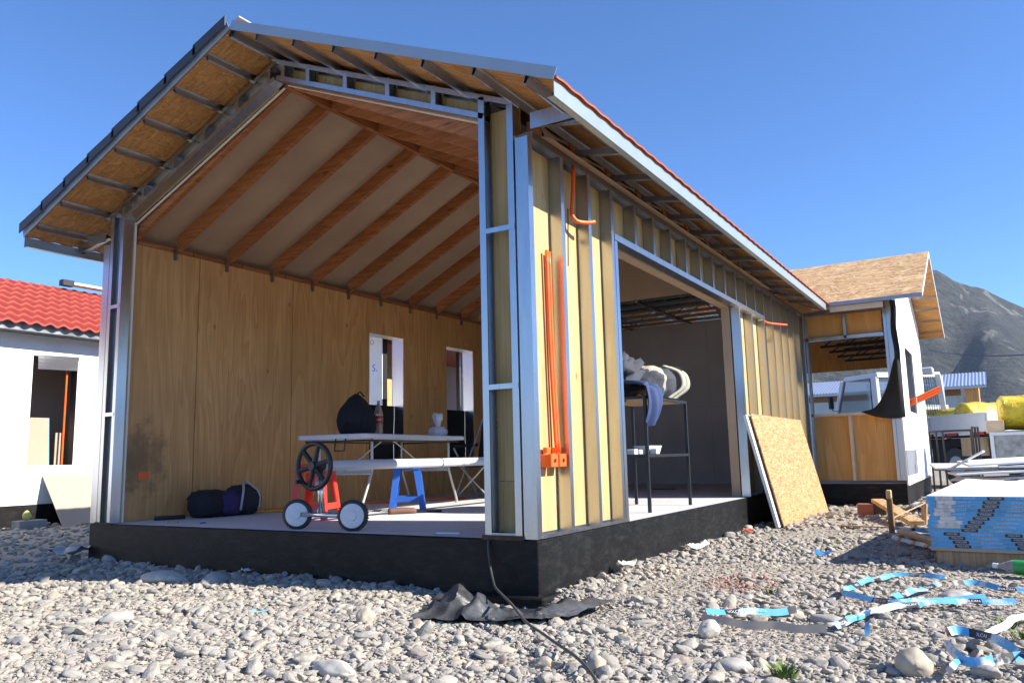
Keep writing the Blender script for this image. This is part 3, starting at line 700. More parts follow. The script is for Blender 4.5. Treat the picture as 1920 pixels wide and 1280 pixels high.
for k in range(7):
    y = RY+.12+.38*k; MB().prism(omega(), (-.5, y, zwb(y)-.001), (1.61, y, zwb(y)-.001), Vector((0, -1, SL))).build('purlin', GALV, H)
for k in range(6):
    y = RY-.12-.4*k; MB().prism([(-.03, 0), (-.02, .045), (.02, .045), (.03, 0)], (.2, y, zw(y)-.001), (1.61, y, zw(y)-.001), Vector((0, -1, -SL))).build('purlin', GALV, H)
MB().prism([(-.045, -.002), (.012, -.002), (.012, .002), (-.045, .002)], (1.625, 7.76, zw(7.76)), (1.625, RY, ZR), (0, 0, 1)).build('barge_board', WHITEV, H)
MB().prism([(-.045, -.002), (.012, -.002), (.012, .002), (-.045, .002)], (1.625, 13.05, zwb(13.05)), (1.625, RY+.004, ZR), (0, 0, 1)).build('barge_board', WHITEV, H)
box('fascia', GALV2, (.43, 1.62), (7.755, 7.768), (zw(7.77)-.045, zw(7.77)+.010), H)
box('fascia_backing', plain('cream_board', (.62, .52, .40), .7), (.44, 1.13), (7.80, 7.815), (zw(7.77)-.125, zw(7.77)-.047), H)
# black felt flap hanging at the corner of the wing
def flap(u, v):
    if v > .45:
        s_ = (v-.45)/.55; return (1.175+.075*u+.01*math.sin(s_*9), YW-.035-.012*math.sin(u*6+s_*5), 1.98+.87*s_)
    s_ = v/.45; xl = .69+.465*s_**.42; zl = 1.30+.68*s_**1.15; zr2 = 1.20+.78*s_
    return (xl+(1.255-xl)*u, YW-.045-.10*math.sin(math.pi*u)*(1-s_)-.02*math.sin(7*u+4*s_), zl+(zr2-zl)*u-.05*math.sin(math.pi*u)*(1-s_))
mb = MB(); mb.grid(16, 30, flap); o = mb.build('felt_flap', FELT, H, True)
mb = MB(); mb.grid(6, 14, lambda u, v: (XW+.026+.012*math.sin(5*v), YW-.03+.30*u*(1-.4*v), 2.02+.84*v)); mb.build('felt_edge', FELT, H, True)
# === PART2

# ------------------------------------------------------------------ neighbour house on the left
XF = -9.12
N1 = thing('neighbour_house', 'white wrapped house with red tiled roof and black base at left', 'house', (XF-2, 2, 0))
box('foundation', BITU, (-13.5, XF+.02), (-7, 12), (-.3, .287), N1)
fw0, fw1, fz0, fz1 = 1.905, 2.545, .815, 2.345
mb = MB(); x = (XF-.012, XF)
mb.box(x, (-7, fw0), (.287, 2.72)); mb.box(x, (fw1, 12), (.287, 2.72)); mb.box(x, (fw0, fw1), (.287, fz0)); mb.box(x, (fw0, fw1), (fz1, 2.72)); nw = mb.build('wall', WRAP, N1)
BLUEINK = plain('pale_blue_print', (.55, .72, .80), .8)
lettering('LCO', .17, BLUEINK, frame((XF+.0015, 1.66, 1.03), (0, 1, 0), (0, 0, 1)), nw)
lettering('VOLCO', .17, BLUEINK, frame((XF+.0015, 2.86, 1.01), (0, 1, 0), (0, 0, 1)), nw)
mb = MB(); q = .11
mb.box((XF-.16, XF-.013), (fw0-.012, fw0), (fz0, fz1)); mb.box((XF-.16, XF-.013), (fw1, fw1+.012), (fz0, fz1)); mb.box((XF-.16, XF-.013), (fw0, fw1), (fz1, fz1+.012)); mb.box((XF-.16, XF-.013), (fw0, fw1), (fz0-.012, fz0))
wr = mb.build('window_reveal', plain('black_sealing_tape', (.03, .03, .032), .5), N1)
mb = MB(); mb.grid(8, 5, lambda u, v: (XF+.006+.015*math.sin(3*u+2*v), fw0+.06+(fw1-fw0-.05)*u, fz1+.01-.20*v+.02*u)); mb.build('tape_flap', plain('grey_sealing_tape', (.10, .10, .11), .35), wr)
box('interior_lining', GYPB, (XF-.9, XF-.88), (.2, 5), (.3, 2.7), N1)
box('interior_lining', GYPB, (XF-.88, XF-.17), (3.0, 3.02), (.3, 2.7), N1)
box('interior_stud', GALV, (XF-.5, XF-.45), (2.02, 2.06), (.3, 2.4), N1)
MB().tube([(XF-.10, 2.44, .8), (XF-.11, 2.45, 2.3)], .014, 8).build('conduit', ORANGE, N1)
box('gypsum_offcut', GYPC, (XF-.2, XF-.188), (2.38, 2.46), (.6, 1.28), N1)
pan = tag(MB().box((-.006, .006), (0, .54), (0, 1.0)).build('gypsum_offcut_board', GYPC, None, loc=(XF-.22, 1.80, .50), rot=(0, -.10, 0)), 'beige gypsum offcut standing inside the window of the white house', 'gypsum board')
mb = MB(); mb.box((-.0075, .0075), (.535, .543), (.0, 1.0)); mb.build('edge_tape', plain('blue_tape', (.12, .45, .75), .5), None).parent = pan
# roof: eave, fascia, tile courses
zF = lambda x: 3.86-SL*abs(x+11.45)
box('soffit', plain('grey_soffit', (.10, .10, .11), .6), (XF, -8.83), (-7, 12), (2.63, 2.642), N1)
box('fascia', plain('weathered_grey_fascia', (.20, .22, .23), .45, .3, .5, 9), (-8.83, -8.81), (-7, 12), (2.625, 2.745), N1)
for k in range(8):
    xa = -11.45+.34*k; course(xa, xa+.352, -7, 12, 12, 1, REDTILE, N1, wl=.185, amp=.02, zoff=.02, step=.028, zfun=zF, n=620)
box('roof_back', REDTILE, (-11.36, -11.34), (-7, 12), (3.6, 3.86), N1)
MB().box((-11.4, -11.2), (3.6, 6.5), (3.93, 3.97)).build('ridge_sheet', WHITEV, N1)
mb = MB(); mb.box((-11.35, -11.22), (3.42, 3.62), (3.9, 4.0)); mb.build('ridge_clip', BLACKP, N1)
# wing seen through the window openings
XG = -6.45; YG = 6.2
box('wing_wall', WRAP, (XF, XG), (YG, YG+.012), (.287, 2.86), N1)
BLUEP2 = plain('blue_print', (.10, .16, .55), .7)
lettering('S.', .17, BLUEP2, frame((XG-.165, YG-.0015, 2.325), (1, 0, 0), (0, 0, 1)), N1)
lettering('CO', .12, BLUEP2, frame((XG-.27, YG-.0015, 2.77), (1, 0, 0), (0, 0, 1)), N1)
box('wing_foundation', BITU, (XF, XG+.01), (YG, 12), (-.3, .286), N1)
box('wing_jamb', FELT, (XG-.16, XG+.01), (YG+.014, YG+.12), (.287, 2.86), N1)
box('wing_panel', PLY_OUT, (XG-.5, XG-.49), (YG+.12, YG+.95), (.287, 2.86), N1)
box('wing_partition', GYPG, (XG-1.9, XG-1.88), (YG+.5, 11.9), (.287, 2.86), N1)
for k in range(4): box('wing_stud', GALV2, (XG-.10, XG-.02), (7.3+.6*k, 7.35+.6*k), (.287, 2.86), N1)
box('wing_soffit', WHITEV, (XF, XG+.45), (YG-.45, YG+.02), (2.862, 2.874), N1)
box('wing_roof', REDTILE, (XF, XG+.47), (YG-.47, 12), (2.88, 2.92), N1)
# board leaning on that house
mb = MB(); mb.box((-.006, .006), (0, 1.7), (0, .92)); lb = mb.build('leaning_gypsum_board', GYPC, None, loc=(-8.52, 2.12, -.03), rot=(0, -.70, 0)); tag(lb, 'cream gypsum board leaning on the black base of the white house', 'gypsum board')
bl = box('concrete_block', plain('grey_block', (.25, .25, .24), .9, bump=.4), (-8.86, -8.66), (1.62, 1.98), (-.02, .10), None, .006); tag(bl, 'low grey concrete block lying beside the white house', 'block')
mb = MB()
def sack(u, v):
    a = 2*math.pi*u; r = .045*math.sin(math.pi*min(.98, v+.02))**.6*(1+.25*nz((math.cos(a)*2, math.sin(a)*2, v*3))); return (-8.76+r*math.cos(a), 1.76+1.2*r*math.sin(a), .10+.13*v)
mb.grid(14, 9, sack); tag(mb.build('yellow_glove', plain('yellow_cloth', (.60, .55, .16), .8), None, True), 'crumpled yellow cloth on the grey block by the white house', 'cloth')

# ------------------------------------------------------------------ things inside
TC = Vector((-3.02, 2.27, HS)); ta = math.radians(6.5)
T = thing('folding_table', 'white plastic folding table with grey tube legs inside the house', 'table', TC)
MTb = Matrix.Translation(TC) @ Matrix.Rotation(ta, 4, 'Z')
def lt(*p): return MTb @ Vector(p)
w, l = .39, .96; pr = []
for cx, cy, a0 in ((w-.06, l-.06, 0), (-w+.06, l-.06, 90), (-w+.06, -l+.06, 180), (w-.06, -l+.06, 270)):
    pr += [(cx+.06*math.cos(math.radians(a0+t)), cy+.06*math.sin(math.radians(a0+t))) for t in (0, 22, 45, 68, 90)]
Vt = [lt(x, y, .68) for x, y in pr]+[lt(x, y, .712) for x, y in pr]+[lt(x*.985, y*.993, .72) for x, y in pr]; n = len(pr)
MB().add(Vt, [[i, (i+1) % n, n+(i+1) % n, n+i] for i in range(n)]+[[n+i, n+(i+1) % n, 2*n+(i+1) % n, 2*n+i] for i in range(n)]+[list(range(n))[::-1], list(range(2*n, 3*n))]).build('table_top', WHITEP, T)
for s in (-1, 1):
    y = s*.72
    for sx in (-1, 1):
        path = [(sx*.30, y, .68), (sx*.30, y, .42), (sx*.30, y+s*.015, .34), (sx*.30, y+s*.16, .06), (sx*.30, y+s*.17, .0)]
        MB().tube([lt(*p) for p in catmull(path, 5)], .0135, 10).build('leg', GREYT, T, True)
    MB().tube([lt(-.30, y+s*.015, .36), lt(.30, y+s*.015, .36)], .011, 8).build('leg_crossbar', GREYT, T)
    MB().box((-.30, .30), (y-.004, y+.004), (.36, .395), M=MTb).build('leg_strap', GREYT, T)
    MB().tube([lt(0, y+s*.02, .38), lt(0, s*.10, .675)], .008, 8).build('brace', GREYT, T)
mb = MB(); mb.tube([lt(*p) for p in ((-.33, -.88, .66), (.33, -.88, .66), (.33, .88, .66), (-.33, .88, .66))], .010, 6, closed=True); mb.build('apron_frame', BLACKM, T)
mb = MB(); mb.tube([lt(*p) for p in ((.05, -.93, .68), (.05, -.95, .57), (.16, -.95, .57), (.16, -.93, .68))], .008, 6); mb.build('carry_handle', BLACKP, T)

def stool(name, label, c, a, mat, hgt=.46):
    o = thing(name, label, 'stool', c, 'plastic stools'); Mx = Matrix.Translation(c) @ Matrix.Rotation(a, 4, 'Z')
    mb = MB(); mb.box((-.135, .135), (-.135, .135), (hgt-.03, hgt), M=Mx, b=.012); mb.build('seat', mat, o)
    for sx in (-1, 1):
        for sy in (-1, 1):
            tx, ty, bx, by = sx*.115, sy*.115, sx*.165, sy*.165
            t1, t2 = .034, .022
            V = []
            for (cx, cy, t, z) in ((bx, by, t2, 0), (tx, ty, t1, hgt-.03)):
                V += [Mx @ Vector(p) for p in ((cx+sx*.004, cy+sy*.004, z), (cx+sx*.004-sx*t*2, cy+sy*.004, z), (cx-sx*t*2, cy-sy*.008, z), (cx-sx*.012, cy-sy*.012, z), (cx-sx*.008, cy-sy*t*2, z), (cx+sx*.004, cy+sy*.004-sy*t*2, z))]
            F_ = [[i, (i+1) % 6, 6+(i+1) % 6, 6+i] for i in range(6)]+[[5, 4, 3, 2, 1, 0], [6, 7, 8, 9, 10, 11]]
            if sx*sy < 0: F_ = [f[::-1] for f in F_]
            MB().add(V, F_).build('leg', mat, o)
    for k in range(4):
        q = Mx @ Matrix.Rotation(k*math.pi/2, 4, 'Z'); MB().box((-.13, .13), (-.154, -.142), (.085, .135), M=q).build('rail', mat, o)
        MB().box((-.12, .12), (-.134, -.128), (hgt-.075, hgt-.03), M=q).build('apron', mat, o)
    return o
REDP = plain('red_plastic', (.62, .045, .025), .4, var=.06); BLUEP = plain('blue_plastic', (.03, .12, .46), .4, var=.06)
stool('plastic_stool', 'red plastic stool behind the black handwheel', (-2.66, .90, HS), .35, REDP)
stool('plastic_stool', 'blue plastic stool under the white folding table', (-2.55, 2.0, HS), .62, BLUEP)

# cover reel
RL = thing('cover_reel', 'reel with white tube, black handwheel and two small white wheels', 'reel', (-1.8, .12, HS))
CHROME = galv('chrome_tube', .7, .22)
yR = .115; xw0, xw1 = -2.05, -1.52; zr_ = HS+.105
MB().tube([(xw0+.02, yR, zr_), (xw1-.02, yR, zr_)], .017, 12).build('axle', CHROME, RL, True)
def wheel(x, sgn):
    mb = MB(); c = Vector((x, yR, zr_)); n = 40
    d = Vector((.45, -.89, 0)).normalized()
    mb.lathe([(.084, -.024), (.100, -.021), (.1045, -.012), (.1045, .012), (.100, .021), (.084, .024)], c, d, n)
    q = d.cross(Vector((0, 0, 1)))
    for k in range(36):
        a = 2*math.pi*k/36; e = q*math.cos(a)+Vector((0, 0, 1))*math.sin(a); t_ = d.cross(e)
        Mx = frame(c+e*.1045, t_, d); mb.box((-.004, .004), (-.02, .02), (-.003, .004), M=Mx)
    ty = mb.build('tyre', BLACKP, RL)
    mb = MB(); mb.lathe([(.083, -.0245), (.083, .0245), (.075, .0275), (.035, .0255), (.03, .033), (.012, .035)], c, d, 32); hub = smooth_by_angle(mb.build('wheel_disc', WHITEP, ty), 30)
    mb = MB()
    for k in range(6):
        a = 2*math.pi*k/6+.3; e = q*math.cos(a)+Vector((0, 0, 1))*math.sin(a); mb.box((-.004, .004), (.03, .074), (.022, .031), M=frame(c, d.cross(e), e))
    mb.build('spokes', WHITEP, ty)
wheel(xw0, 1); wheel(xw1, 1)
xp = -1.84; hubp = Vector((-1.83, .10, .742))
for dx in (-.014, .018): MB().tube([(xp+dx, yR+.01, zr_), (xp+dx, yR+.02, .72)], .0115, 10).build('post', CHROME, RL, True)
t0 = Vector((-1.85, .13, .747)); t1 = Vector((-1.87, 4.55, .742)); td = (t1-t0).normalized()
tb = MB().tube([t0+td*.03, t1], .037, 24).build('tube', WHITEP, RL); smooth_by_angle(tb, 50)
tc_ = t0+td*1.45; MB().tube([tc_, tc_+td*.012], .0385, 24).build('tube_joint', BLACKP, tb)
MB().tube([t0-td*.02, t0+td*.05], .03, 12).build('bearing', BLACKP, RL)
hc = t0-td*.06; hn = td; ex = hn.cross(Vector((0, 0, 1))).normalized(); ez = Vector((0, 0, 1))
def hw(a, r): return hc+r*(ex*math.cos(a)+ez*math.sin(a))
mb = MB(); mb.tube([hw(2*math.pi*k/40, .158) for k in range(40)], .019, 10, closed=True); hwh = mb.build('handwheel_rim', BLACKP, RL, True)
for k in range(6):
    a = 2*math.pi*k/6+.25; MB().tube([hw(a, .02), hw(a, .15)], [.021, .016], 8).build('handwheel_spoke', BLACKP, hwh)
MB().lathe([(.03, -.03), (.035, 0), (.03, .03)], hc, hn, 16).build('handwheel_hub', BLACKP, hwh)
kp = hw(math.pi*1.18+.25, .150); MB().tube([kp, kp-hn*.075], [.016, .013], 12).build('crank_knob', BLACKP, hwh)

# soft goods
def blob(name, c, size, mat, label, cat, fn=None, rotz=0, nu=28, nv=18, p=2.6, wr=.05, ws=3.0, parent=None):
    mb = MB(); c = Vector(c); V = []
    Rz = Matrix.Rotation(rotz, 3, 'Z')
    def f(u, v):
        a = 2*math.pi*u; b = math.pi*(v-.5)
        def sg(x, e): return math.copysign(abs(x)**e, x)
        e = 2/p; x = sg(math.cos(b), e)*sg(math.cos(a), e); y = sg(math.cos(b), e)*sg(math.sin(a), e); z = sg(math.sin(b), e)
        k = 1+wr*nz((x*ws+c.x, y*ws+c.y, z*ws))+wr*.6*nz((x*ws*2.7, y*ws*2.7+c.y, z*ws*2.7))
        q = Vector((x*size[0]*k, y*size[1]*k, z*size[2]*k))
        if fn: q = fn(q)
        return c+Rz @ q
    mb.grid(nu, nv, f); o = mb.build(name, mat, parent, True)
    return tag(o, label, cat) if parent is None else o
def bp(q):
    z = q.z; k = 1-.50*max(0, z/.2)**1.3; return Vector((q.x*k, q.y*k-.0+max(0, z)*.05, z if z > -.16 else -.17))
bk = thing('backpack', 'black backpack standing on the white folding table', 'backpack', (-3.03, 1.80, 1.02))
b = blob('bag_body', (-3.03, 1.80, 1.20), (.17, .215, .225), BLACKF, '', '', bp, .4, parent=bk)
b = blob('front_pocket', (-2.90, 1.83, 1.13), (.06, .15, .12), BLACKF, '', '', None, .4, parent=bk)
MB().tube(catmull([(-3.0, 1.76, 1.40), (-2.98, 1.80, 1.44), (-2.98, 1.86, 1.40)], 5), .008, 6).build('grab_loop', BLACKF, bk)
MB().tube(catmull([(-2.97, 1.60, 1.14), (-2.96, 1.54, 1.10), (-2.96, 1.55, 1.035), (-2.98, 1.64, 1.03)], 5), .013, 6).build('strap', BLACKF, bk)
box('tag_label', WHITEV, (-2.838, -2.835), (1.87, 1.92), (1.215, 1.222), bk)
# cola bottle
def clear(name, c, rough=.05, tr=.85):
    t = MT(name); t.set(Base_Color=c+(1,), Roughness=rough, Transmission_Weight=tr, IOR=1.3); return t.m
CLR = clear('clear_plastic', (.85, .87, .87))
bt = thing('soda_bottle', 'clear plastic cola bottle with red label on the folding table', 'bottle', (-3.02, 2.12, 1.02)); c = Vector((-3.02, 2.12, 1.021))
smooth_by_angle(MB().lathe([(.03, 0), (.044, .006), (.047, .05), (.044, .08), (.047, .11), (.047, .20), (.042, .235), (.028, .285), (.014, .315), (.0135, .335)], c, n=24).build('body', CLR, bt), 45)
MB().lathe([(.0475, .125), (.0482, .127), (.0482, .198), (.0475, .20)], c, n=28).build('label_band', plain('red_label', (.55, .02, .02), .35), bt)
MB().lathe([(.0478, .198), (.0484, .199), (.0484, .206), (.0478, .207)], c, n=28).build('label_rim', plain('yellow_rim', (.8, .45, .05), .4), bt)
MB().lathe([(.0145, .332), (.0145, .352)], c, n=16).build('cap', plain('grey_cap', (.25, .25, .25), .5), bt)
vd = (CAM-c); vd.z = 0; vd.normalize(); vx = Vector((-vd.y, vd.x, 0))
tx_ = text_mesh('Coca-Cola', .042).copy(); tx_.materials.clear(); tx_.materials.append(WHITEV)
for v_ in tx_.vertices:
    an = v_.co.x/.0492+.55; v_.co = c+(vd*math.cos(an)+vx*math.sin(an))*.0492+Vector((0, 0, .163+v_.co.y))
obj('lettering', tx_, bt)
# knotted white bag
PLB = plain('white_bag_plastic', (.78, .78, .80), .35, bump=.2)
kb = thing('plastic_bag', 'white knotted plastic bag of food on the folding table', 'bag', (-3.02, 3.12, 1.02))
blob('bag_bowl', (-3.02, 3.12, 1.075), (.095, .115, .058), PLB, '', '', None, 0, p=2.3, wr=.22, ws=4, parent=kb)
blob('bag_knot', (-3.02, 3.12, 1.19), (.055, .075, .085), PLB, '', '', lambda q: Vector((q.x*(.6+q.z*6 if q.z > -.06 else .3), q.y*(.7+q.z*5 if q.z > -.1 else .3), q.z)), 0, wr=.45, ws=4, parent=kb)
# duffel bag on the floor
PURP = plain('purple_fabric', (.035, .02, .09), .8, sc=20, bump=.3)
dfl = thing('duffel_bag', 'purple and black duffel bag on the floor by the plywood wall', 'bag', (-3.9, .98, HS))
blob('bag_end', (-3.90, .80, HS+.12), (.15, .17, .125), BLACKF, '', '', None, .1, p=3, wr=.12, parent=dfl)
blob('bag_body', (-3.88, .96, HS+.115), (.155, .15, .115), PURP, '', '', None, .1, p=3, wr=.14, parent=dfl)
blob('bag_flap', (-3.88, 1.17, HS+.135), (.15, .14, .14), plain('dark_grey_fabric', (.02, .02, .025), .85, bump=.3), '', '', None, -.1, p=2.8, wr=.16, parent=dfl)
MB().tube(catmull([(-3.73, 1.02, HS+.05), (-3.72, 1.04, HS+.22), (-3.80, 1.12, HS+.31), (-3.74, 1.24, HS+.20), (-3.74, 1.24, HS+.05)], 6), .012, 6).build('handle', GREYT, dfl, True)
# odds and ends on the floor
def lump(name, pts, r, mat, label, cat): return tag(MB().tube(catmull(pts, 5), r, 8).build(name, mat, None, True), label, cat)
lump('hand_saw', [(-4.05, .36, HS+.018), (-4.0, .48, HS+.02), (-3.96, .60, HS+.018)], .018, BLACKP, 'flat black tool lying by the plywood wall near the orange outlet', 'tool')
lump('work_glove', [(-2.35, 1.48, HS+.025), (-2.28, 1.58, HS+.03), (-2.2, 1.68, HS+.02)], [.03]*10+[.02], plain('brown_leather', (.16, .075, .055), .8), 'brown work glove on the sunlit floor below the blue stool', 'glove')
tag(MB().tube([(-2.22, 1.70, HS+.012), (-2.05, 1.86, HS+.012)], .011, 8).build('pliers', BLACKM, None), 'dark pliers on the floor next to the brown glove', 'tool')
tag(MB().tube(catmull([(-3.95, 1.5, HS+.015), (-3.9, 2.2, HS+.015), (-3.75, 2.9, HS+.015), (-3.2, 3.9, HS+.015)], 8), .012, 8).build('hose', ORANGE, None, True), 'orange conduit lying on the floor along the plywood wall', 'conduit')
tag(MB().tube([(-3.98, 1.15, HS+.013), (-3.6, 1.75, HS+.013)], .012, 8).build('spirit_level', plain('yellow_tool', (.7, .4, .03), .5), None), 'yellow level lying on the floor behind the red stool', 'tool')
mbc = thing('tool_heap', 'dark heap of power tools on the floor beyond the table', 'tools', (-2.6, 4.1, HS))
blob('drill', (-2.62, 4.02, HS+.07), (.13, .10, .07), plain('dark_blue_tool', (.02, .04, .10), .5), '', '', None, .4, wr=.3, parent=mbc); blob('tool_case', (-2.55, 4.3, HS+.09), (.18, .16, .09), BLACKF, '', '', None, .1, p=5, wr=.05, parent=mbc)
blob('battery', (-2.4, 3.95, HS+.05), (.07, .06, .05), plain('pale_tool', (.35, .35, .38), .5), '', '', None, .1, p=5, wr=.05, parent=mbc)
for k, (x, y, L, a, lb_) in enumerate(((-3.6, .22, .09, .4, 'small wood chip on the floor near the left pier'), (-3.3, .28, .06, 2.0, 'small blue plastic chip on the floor edge'), (-.75, .16, .16, .2, 'white paper shred on the floor edge near the right pier'), (-2.9, 1.15, .10, 1.1, 'thin wood offcut on the floor behind the reel'), (-1.1, 3.9, .14, .7, 'thin strip of tape on the floor near the rack'), (-1.6, 6.3, .30, .1, 'dark offcut on the floor before the rear wall'))):
    m_ = (PINE, BLUEP, WHITEV, PINE, WHITEV, BLACKF)[k]; q = frame((x, y, HS+.006), (math.cos(a), math.sin(a), 0), (-math.sin(a), math.cos(a), 0)); tag(MB().box((-L/2, L/2), (-.012, .012), (-.004, .004), M=q).build('floor_scrap', m_, None), lb_, 'scrap', 'scraps on the floor')
# folding camp chair behind the table
ch = thing('camp_chair', 'black folding camp chair beyond the white table', 'chair', (-3.0, 3.9, HS))
cc = Vector((-2.95, 3.95, HS))
mb = MB(); mb.grid(10, 8, lambda u, v: cc+Vector((-.26+.52*u, -.25+.5*v, .44-.07*math.sin(math.pi*u)))); mb.build('seat', BLACKF, ch, True)
mb = MB(); mb.grid(10, 8, lambda u, v: cc+Vector((-.26+.52*u, .25+.12*v+.05*math.sin(math.pi*u), .44+.52*v))); mb.build('backrest', BLACKF, ch, True)
for s in (-1, 1):
    MB().tube([cc+Vector((s*.26, -.26, 0)), cc+Vector((s*.26, .38, .96))], .011, 8).build('leg', GREYT, ch)
    MB().tube([cc+Vector((-s*.26, -.26, .0)), cc+Vector((s*.26, -.26, .46))], .010, 8).build('leg', GREYT, ch)
    MB().tube([cc+Vector((s*.27, -.25, .62)), cc+Vector((s*.27, .25, .64))], .02, 8).build('armrest', BLACKF, ch)
    MB().tube([cc+Vector((s*.26, .26, 0)), cc+Vector((s*.26, -.26, .6))], .011, 8).build('leg', GREYT, ch)
MB().tube([cc+Vector((-.2, .30, .55)), cc+Vector((.25, .32, .62)), cc+Vector((.28, .1, .60))], .012, 8).build('cable', GREYT, ch)

# tall steel rack in the side opening
rk = thing('steel_rack', 'tall black steel rack with plywood top in the side opening', 'rack', (-.45, 2.7, HS))
rx0, rx1, ry0, ry1 = -.72, -.185, 2.20, 3.21; zt_, zm = 1.262, .775
for x in (rx0, rx1):
    for y in (ry0, ry1): box('leg', BLACKM, (x-.0125, x+.0125), (y-.0125, y+.0125), (HS+.001, zt_), rk)
def rim(z, nm):
    for y in (ry0, ry1): box(nm, BLACKM, (rx0+.013, rx1-.013), (y-.0115, y+.0115), (z-.024, z-.001), rk)
    for x in (rx0, rx1): box(nm, BLACKM, (x-.0115, x+.0115), (ry0+.013, ry1-.013), (z-.024, z-.001), rk)
rim(zt_, 'top_rail'); rim(zm, 'mid_rail')
box('top_board', PINE, (rx0+.012, rx1-.012), (ry0+.012, ry1-.012), (zt_-.022, zt_-.004), rk)
box('mid_shelf', plain('dark_shelf', (.05, .05, .05), .7), (rx0+.012, rx1-.012), (ry0+.012, ry1-.012), (zm-.022, zm-.004), rk)
def tub(name, label, c, a, b, h, mat):
    mb = MB(); V = []
    for k, z in ((.8, 0), (1, h), (.94, h), (.76, .006)): V += [(c[0]+sx*a*k, c[1]+sy*b*k, c[2]+z) for sx, sy in ((-1, -1), (1, -1), (1, 1), (-1, 1))]
    F_ = [[3, 2, 1, 0], [12, 13, 14, 15]]+[[r*4+i, r*4+(i+1) % 4, r*4+4+(i+1) % 4, r*4+4+i] for r in range(3) for i in range(4)]
    return tag(mb.add(V, F_).build(name, mat, None), label, 'tub')
tub('plastic_tub', 'white plastic food tub on the middle shelf of the black rack', (-.36, 2.66, zm), .075, .15, .075, WHITEP)
o = box('small_box', plain('white_carton', (.75, .73, .70), .7), (-.40, -.33), (2.28, 2.36), (zm, zm+.045), None, .004); tag(o, 'small white carton at the left end of the middle rack shelf', 'carton')
o = box('small_box', plain('white_carton_b', (.75, .73, .70), .7), (-.29, -.23), (2.53, 2.60), (zm, zm+.05), None, .004); tag(o, 'small white carton in front of the food tub on the rack', 'carton')
o = box('small_box', plain('grey_carton', (.42, .41, .40), .7), (-.38, -.33), (2.39, 2.47), (zm, zm+.042), None, .004); tag(o, 'small grey carton between white cartons on the rack shelf', 'carton')
# bag and clothes on the rack
CREAM = plain('cream_fabric', (.36, .345, .27), .8, sc=18, bump=.3); SLATE = plain('slate_fabric', (.045, .05, .065), .85, sc=18, bump=.3)
rb = thing('rucksack', 'cream and black rucksack lying on the black rack', 'rucksack', (-.4, 2.85, zt_))
blob('bag_body', (-.42, 2.78, zt_+.145), (.22, .29, .15), SLATE, '', '', None, .2, p=2.5, wr=.16, ws=2.4, parent=rb)
blob('back_pad', (-.33, 2.90, zt_+.15), (.17, .20, .155), SLATE, '', '', None, .2, p=2.4, wr=.1, parent=rb)
blob('side_panel', (-.36, 2.68, zt_+.155), (.19, .11, .15), CREAM, '', '', None, .5, p=2.4, wr=.12, parent=rb)
for k, dy in enumerate((.08, .19)):
    pth = catmull([(-.24, 2.78+dy, zt_+.31), (-.14, 2.90+dy, zt_+.25), (-.12, 2.91+dy, zt_+.12), (-.20, 2.79+dy, zt_+.02)], 7); mb = MB()
    V = []; F_ = []
    for i, p in enumerate(pth):
        t_ = (pth[min(i+1, len(pth)-1)]-pth[max(i-1, 0)]).normalized(); sd = Vector((.25, .95, 0)); nn = t_.cross(sd).normalized()
        V += [p-sd*.032+nn*.009, p+sd*.032+nn*.009, p+sd*.032-nn*.009, p-sd*.032-nn*.009]
    for i in range(len(pth)-1): F_ += [[4*i+e, 4*i+(e+1) % 4, 4*i+4+(e+1) % 4, 4*i+4+e] for e in range(4)]
    mb.add(V, F_); mb.build('shoulder_strap', CREAM, rb, True)
MB().tube(catmull([(-.25, 3.02, zt_+.30), (-.18, 3.06, zt_+.30), (-.14, 3.07, zt_+.22)], 5), .014, 6).build('buckle_strap', BLACKF, rb)
jk = blob('dark_jacket', (-.50, 2.42, zt_+.17), (.16, .27, .17), SLATE, 'dark grey jacket heaped behind the rucksack on the rack', 'jacket', lambda q: Vector((q.x, q.y, q.z+.10*max(0, q.y/.27))), .1, wr=.5, ws=2.5)
BLUEJ = plain('blue_cotton', (.028, .052, .14), .85, sc=14, bump=.3)
mb = MB()
def drape(u, v):
    y = 2.12+.40*u; fold = .028*math.sin(10*u+3*v)+.018*math.sin(23*u+1+5*v)
    if v < .5: s_ = v/.5; return (-.52+.36*s_, y, zt_+.03+.055*math.sin(math.pi*s_*.7)+.05*(1-s_)+abs(fold)*.9)
    s_ = (v-.5)/.5; ln = .19+.10*math.sin(3.0*u+.6)-.12*u*u; return (-.158+.035*math.sin(math.pi*s_)+fold, y+.03*s_*(.4-u), zt_+.085-(ln+.06)*s_)
mb.grid(30, 26, drape); tag(mb.build('blue_shirt', BLUEJ, None, True), 'blue shirt draped over the front edge of the black rack', 'shirt')

# ------------------------------------------------------------------ boards leaning on the side wall
th = math.atan2(.27, 1.19)
mb = MB(); mb.box((0, 2.50), (0, 1.22), (-.006, .006))
Ml = frame((.335, 4.58, -.01), (0, 1, 0), (-math.sin(th), 0, math.cos(th)))
o = mb.build('leaning_strand_board', OSB, None); o.data.transform(Ml.inverted() @ Ml); o.matrix_world = Ml; o.location = Ml.to_translation(); o.rotation_euler = Ml.to_euler(); tag(o, 'tan strand board sheet leaning against the side wall', 'board')
Ml2 = frame((.285, 4.50, -.005), (0, 1, 0), (-math.sin(th), 0, math.cos(th)))
mb = MB(); mb.box((0, 2.44), (0, 1.20), (-.016, .016)); o = mb.build('leaning_foam_panel', FOAM, None); o.location = Ml2.to_translation(); o.rotation_euler = Ml2.to_euler(); tag(o, 'white edged panel leaning behind the strand board sheet', 'panel')

